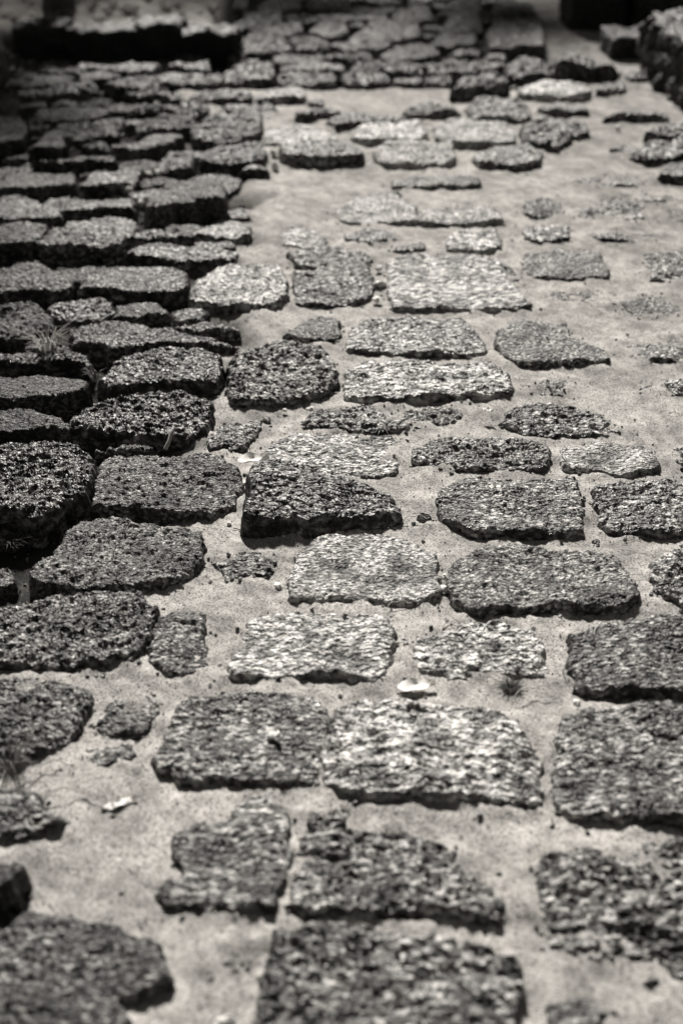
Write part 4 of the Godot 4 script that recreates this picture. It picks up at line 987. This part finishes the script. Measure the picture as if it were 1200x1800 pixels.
func _small_things() -> void:
	_leaf(Vector3(0.136, 0.009, -1.857), 0.074, 0.016, 0.4, 0.10, "leaf", "large pale curled dry leaf lying below the low central paving stones")
	_leaf(Vector3(-0.213, 0.036, -2.677), 0.075, 0.02, 0.5, 0.05, "pale", "white leaf scrap lying flat at the back corner of the wedge-shaped stone")
	_leaf(Vector3(-0.222, 0.020, -2.607), 0.034, 0.008, 0.6, 1.3, "pale", "white leaf scrap standing in the gap left of the wedge-shaped stone")
	_leaf(Vector3(0.353, 0.036, -2.550), 0.036, 0.007, 0.4, 0.05, "leaf", "narrow pale leaf on top of the right-hand middle paving stone")
	_leaf(Vector3(-0.118, 0.030, -1.706), 0.034, 0.009, 0.3, -0.7, "pale", "small pale leaf lying on top of a dark paving stone in the foreground")
	_leaf(Vector3(-0.365, 0.004, -1.560), 0.062, 0.008, 0.15, 0.45, "leaf", "pale narrow leaf on the open sand at lower left")
	_leaf(Vector3(0.375, 0.030, -2.957), 0.032, 0.008, 0.3, -0.5, "pale", "pale flake on the back edge of a small dark stone right of centre")
	_twig(Vector3(-0.435, 0.004, -2.795), 0.062, 0.0055, 0.75, 1.1, "short thick pale twig leaning on the front of a dark paving stone")
	_twig(Vector3(-0.241, 0.002, -2.428), 0.055, 0.0013, 0.05, -0.7, "thin dark twig on the sand left of the wedge-shaped stone")
	_straw(Vector3(0.417, 0.006, -1.943), 0.10, 0.0012, 1.2, "thin pale curved straw beside the dark stone at right")
	_straw(Vector3(0.214, 0.006, -2.057), 0.05, 0.0011, 0.5, "short pale straw in the joint under the central pale stone")
	_straw(Vector3(0.356, 0.006, -1.850), 0.09, 0.0011, 0.1, "thin straw lying right of the mossy tuft")
	_straw(Vector3(-0.426, 0.004, -1.584), 0.13, 0.0012, -0.1, "long fine straw on the open sand at lower left")
	_pebble(Vector3(0.427, 0.004, -1.816), Vector3(0.018, 0.012, 0.015), 1, "white pebble in the sand under the dark stone at right")
	_pebble(Vector3(0.536, 0.003, -1.813), Vector3(0.013, 0.009, 0.011), 2, "small white pebble in front of the big dark stone at the right edge")
	_pebble(Vector3(-0.132, 0.003, -2.197), Vector3(0.02, 0.01, 0.016), 3, "white pebble on the sand beside the left edge of the palest central stone")
	_pebble(Vector3(0.217, 0.006, -2.227), Vector3(0.016, 0.012, 0.016), 4, "upper white pebble in the narrow joint right of the palest central stone")
	_pebble(Vector3(0.210, 0.006, -2.180), Vector3(0.02, 0.014, 0.017), 5, "lower white pebble in the narrow joint right of the palest central stone")
	_pebble(Vector3(-0.251, 0.002, -2.445), Vector3(0.012, 0.008, 0.01), 6, "small white pebble on the sand left of the wedge-shaped stone")
	_pebble(Vector3(-0.772, 0.020, -5.104), Vector3(0.04, 0.02, 0.025), 7, "bright white pebble, left one of a pair among dark stones at upper left")
	_pebble(Vector3(-0.728, 0.020, -5.104), Vector3(0.045, 0.028, 0.03), 8, "bright white pebble, right one of a pair among dark stones at upper left")
	_pebble(Vector3(-0.286, 0.015, -5.404), Vector3(0.03, 0.035, 0.03), 9, "white pebble at the back left corner of the long black-fronted stone")
	_pebble(Vector3(-0.271, 0.012, -5.229), Vector3(0.03, 0.034, 0.03), 10, "white pebble on the sand at the front left corner of the black-fronted stone")
	_pebble(Vector3(0.122, 0.012, -4.041), Vector3(0.025, 0.02, 0.03), 11, "white chip, rearmost in the joint left of the large pale square stone")
	_pebble(Vector3(0.124, 0.012, -3.901), Vector3(0.028, 0.02, 0.04), 12, "white chip, middle one in the joint left of the large pale square stone")
	_pebble(Vector3(0.110, 0.012, -3.764), Vector3(0.03, 0.018, 0.035), 13, "white chip, nearest in the joint left of the large pale square stone")
	_pebble(Vector3(-0.748, 0.030, -4.693), Vector3(0.03, 0.022, 0.026), 14, "pale pebble beside the left end of the tall dark block")
	_pebble(Vector3(-0.814, 0.030, -4.857), Vector3(0.028, 0.02, 0.024), 15, "pale pebble behind the left end of the tall dark block")
	_pebble(Vector3(-1.092, 0.030, -5.813), Vector3(0.05, 0.03, 0.035), 16, "pale pebble in the deep shade at far left")
	_pebble(Vector3(1.444, 0.012, -6.919), Vector3(0.05, 0.035, 0.04), 17, "pale pebble at the tip of the tilted dark slab")
	_pebble(Vector3(-1.753, 0.180, -7.679), Vector3(0.04, 0.025, 0.03), 18, "white pebble on the dark earth left of the tree trunk")
	_pebble(Vector3(-1.164, 0.180, -7.488), Vector3(0.04, 0.025, 0.03), 19, "white pebble on top of the low wall right of the tree trunk")
	_pebble(Vector3(-0.722, 0.180, -7.305), Vector3(0.035, 0.025, 0.03), 20, "white pebble on the right end of the low wall")
	_pebble(Vector3(-1.064, 0.180, -8.128), Vector3(0.07, 0.04, 0.05), 21, "white stone on the earth behind the low wall beside a dark rock")
	_pebble(Vector3(0.302, 0.006, -1.391), Vector3(0.009, 0.007, 0.008), 22, "tiny bright pebble at the left corner of the sandy stone at lower right")
	_pebble(Vector3(0.399, 0.030, -2.438), Vector3(0.012, 0.008, 0.01), 23, "tiny pale pebble on top of the right-hand middle paving stone")
	_pebble(Vector3(0.508, 0.020, -1.371), Vector3(0.012, 0.008, 0.01), 24, "tiny pale pebble on the sandy stone near the right edge")
	_pebble(Vector3(-0.157, 0.010, -1.133), Vector3(0.03, 0.02, 0.02), 26, "pale chip at the very bottom edge left of the foreground stone")
	_pebble(Vector3(1.247, 0.012, -5.854), Vector3(0.035, 0.02, 0.025), 27, "small pale pebble on the sand by the right-hand rubble")
	_pebble(Vector3(-0.082, 0.012, -2.999), Vector3(0.022, 0.012, 0.016), 28, "pale pebble at the back corner of a low stone near the centre")
	_pebble(Vector3(-0.148, 0.008, -3.001), Vector3(0.014, 0.009, 0.011), 29, "pale pebble on the sand below a rough central stone")
	_pebble(Vector3(0.526, 0.010, -3.290), Vector3(0.02, 0.012, 0.016), 30, "pale pebble tucked at the left corner of the L-shaped stone")
	_tuft(Vector3(0.314, 0.000, -1.862), 160, 0.03, 0.035, 31, 0.0007, "moss", "small dark mossy tuft growing in the joint right of the dry leaf")
	_tuft(Vector3(-0.829, 0.020, -3.337), 60, 0.05, 0.11, 32, 0.0022, "straw", "pale dry grass tuft growing between the dark stones at left")
	_tuft(Vector3(-0.568, 0.000, -1.647), 34, 0.03, 0.10, 33, 0.0012, "grass", "sparse grass tuft at the left edge on the lower sand")
	_tuft(Vector3(-0.804, 0.000, -3.892), 14, 0.02, 0.07, 34, 0.002, "grass", "few grass blades sprouting in a dark joint at left, far side")
	_tuft(Vector3(-0.683, 0.000, -3.217), 20, 0.02, 0.06, 35, 0.0016, "grass", "thin grass blades in the joint right of the dry grass tuft")
	_tuft(Vector3(0.101, 0.000, -2.894), 12, 0.02, 0.05, 36, 0.0012, "straw", "few fine straw blades in the joint near the centre of the path")
	_tuft(Vector3(0.162, 0.000, -2.136), 12, 0.015, 0.03, 37, 0.0008, "straw", "tiny straw tuft at the front edge of the palest central stone")
	_tuft(Vector3(-0.720, 0.000, -2.356), 130, 0.04, 0.05, 38, 0.0012, "moss", "dark moss clump in the hollow below the large black stone at left")
	_tuft(Vector3(-0.457, 0.000, -1.149), 26, 0.02, 0.08, 39, 0.001, "straw", "dry grass blades in the bottom left corner")
	_straw(Vector3(0.503, 0.010, -2.038), 0.07, 0.0012, 0.8, "short straw at the back edge of the dark stone at right")
	_straw(Vector3(0.115, 0.004, -2.130), 0.05, 0.001, 0.2, "fine straw along the front edge of the palest central stone")
	_straw(Vector3(0.536, 0.008, -2.758), 0.09, 0.0013, 1.4, "fine straw in the joint between two small stones right of centre")
	_straw(Vector3(0.166, 0.010, -2.454), 0.06, 0.0011, 0.1, "fine straw across the small dark stone right of the wedge-shaped stone")
	_straw(Vector3(-0.504, 0.004, -1.646), 0.10, 0.0013, 0.4, "straw on the sand beside the left-edge grass tuft")
	_grit()
	_rubble()
	_crumbs()
	_bank_grass()

func _grit() -> void:
	_rng.seed = 77
	var base := _pebble_mesh(Vector3(1, 0.7, 0.9), 5, 6)
	var mm := MultiMesh.new()
	mm.transform_format = MultiMesh.TRANSFORM_3D
	mm.use_colors = true
	mm.mesh = base
	mm.instance_count = 26000
	for i in mm.instance_count:
		var z := -1.0 - 4.5 * pow(_rng.randf(), 1.3)
		var half := 0.3 - z * 0.24
		var x := _rng.randf_range(-half, half)
		var s := 0.0014 + 0.003 * pow(_rng.randf(), 4.0)
		if _rng.randf() < 0.012:
			s *= 2.2
		var b := Basis.from_euler(Vector3(0, _rng.randf() * TAU, 0)).scaled(Vector3.ONE * s)
		mm.set_instance_transform(i, Transform3D(b, Vector3(x, _sand_y(x, z) + s * 0.15, z)))
		var tone := 0.10 if _rng.randf() < 0.7 else 0.6
		tone *= _rng.randf_range(0.6, 1.4)
		mm.set_instance_color(i, Color(tone, tone, tone * 0.95))
	var g := MultiMeshInstance3D.new()
	g.name = "grit"
	g.multimesh = mm
	g.material_override = _mat.grit
	add_child(g)
	_tag(g, "fine dark grit scattered over the sand between the stones", "grit", "", "stuff")

func _rubble() -> void:
	_rng.seed = 91
	var mm := MultiMesh.new()
	mm.transform_format = MultiMesh.TRANSFORM_3D
	mm.mesh = _pebble_mesh(Vector3(1, 0.6, 0.8), 8, 8)
	var spots: Array[Transform3D] = []
	while spots.size() < 2600:
		var z := -1.9 - 7.2 * _rng.randf()
		var x := _rng.randf_range(-2.2, 1.2)
		if _rng.randf() > _left_of_path(x, z) or _bank(x, z) > 0.02:
			continue
		var s := (0.006 + 0.03 * pow(_rng.randf(), 3.0)) * (1.6 if z < -5.5 else 1.0)
		var b := Basis.from_euler(Vector3(_rng.randf_range(-0.4, 0.4), _rng.randf() * TAU, _rng.randf_range(-0.4, 0.4))).scaled(Vector3.ONE * s)
		spots.append(Transform3D(b, Vector3(x, _sand_y(x, z) + s * 0.1, z)))
	mm.instance_count = spots.size()
	for i in spots.size():
		mm.set_instance_transform(i, spots[i])
	var g := MultiMeshInstance3D.new()
	g.name = "gravel"
	g.multimesh = mm
	g.material_override = _mat.dark_laterite
	add_child(g)
	_tag(g, "dark gravel lying in the joints along the left side and far end of the path", "gravel", "", "stuff")

# broken bits of stone lying round the edges of the paving
func _crumbs() -> void:
	_rng.seed = 53
	var mm := MultiMesh.new()
	mm.transform_format = MultiMesh.TRANSFORM_3D
	mm.mesh = _pebble_mesh(Vector3(1, 0.6, 0.8), 18, 7)
	var spots: Array[Transform3D] = []
	for poly in _outlines:
		var k := poly.size() - 1
		for i in poly.size():
			var length := poly[i].distance_to(poly[k])
			var many := int(length * 150.0 * _rng.randf())
			for c in many:
				var p := poly[k].lerp(poly[i], _rng.randf()) + Vector2(_rng.randfn(), _rng.randfn()) * 0.022
				var s := 0.0025 + 0.011 * pow(_rng.randf(), 4.0)
				var b := Basis.from_euler(Vector3(_rng.randf_range(-0.5, 0.5), _rng.randf() * TAU, _rng.randf_range(-0.5, 0.5))).scaled(Vector3.ONE * s)
				spots.append(Transform3D(b, Vector3(p.x, _sand_y(p.x, p.y) + s * 0.1, p.y)))
			k = i
	mm.instance_count = spots.size()
	for i in spots.size():
		mm.set_instance_transform(i, spots[i])
	var g := MultiMeshInstance3D.new()
	g.name = "stone_crumbs"
	g.multimesh = mm
	g.material_override = _mat.laterite
	add_child(g)
	_tag(g, "small broken crumbs of stone lying on the sand round the paving stones", "crumbs", "", "stuff")

func _bank_grass() -> void:
	_rng.seed = 29
	var mm := MultiMesh.new()
	mm.transform_format = MultiMesh.TRANSFORM_3D
	mm.mesh = _tuft_mesh(14, 0.05, 0.06, 44, 0.003, 0.9)
	mm.instance_count = 420
	for i in mm.instance_count:
		var x := _rng.randf_range(-3.4, -0.75)
		var z := _rng.randf_range(-11.5, -7.6) if x > -1.75 else _rng.randf_range(-11.5, -6.4)
		mm.set_instance_transform(i, Transform3D(Basis.from_euler(Vector3(0, _rng.randf() * TAU, 0)).scaled(Vector3.ONE * _rng.randf_range(0.5, 1.3)), Vector3(x, _sand_y(x, z), z)))
	var g := MultiMeshInstance3D.new()
	g.name = "short_grass"
	g.multimesh = mm
	g.material_override = _mat.grass
	add_child(g)
	_tag(g, "short dry grass on the dark earth behind the low wall", "grass", "", "stuff")
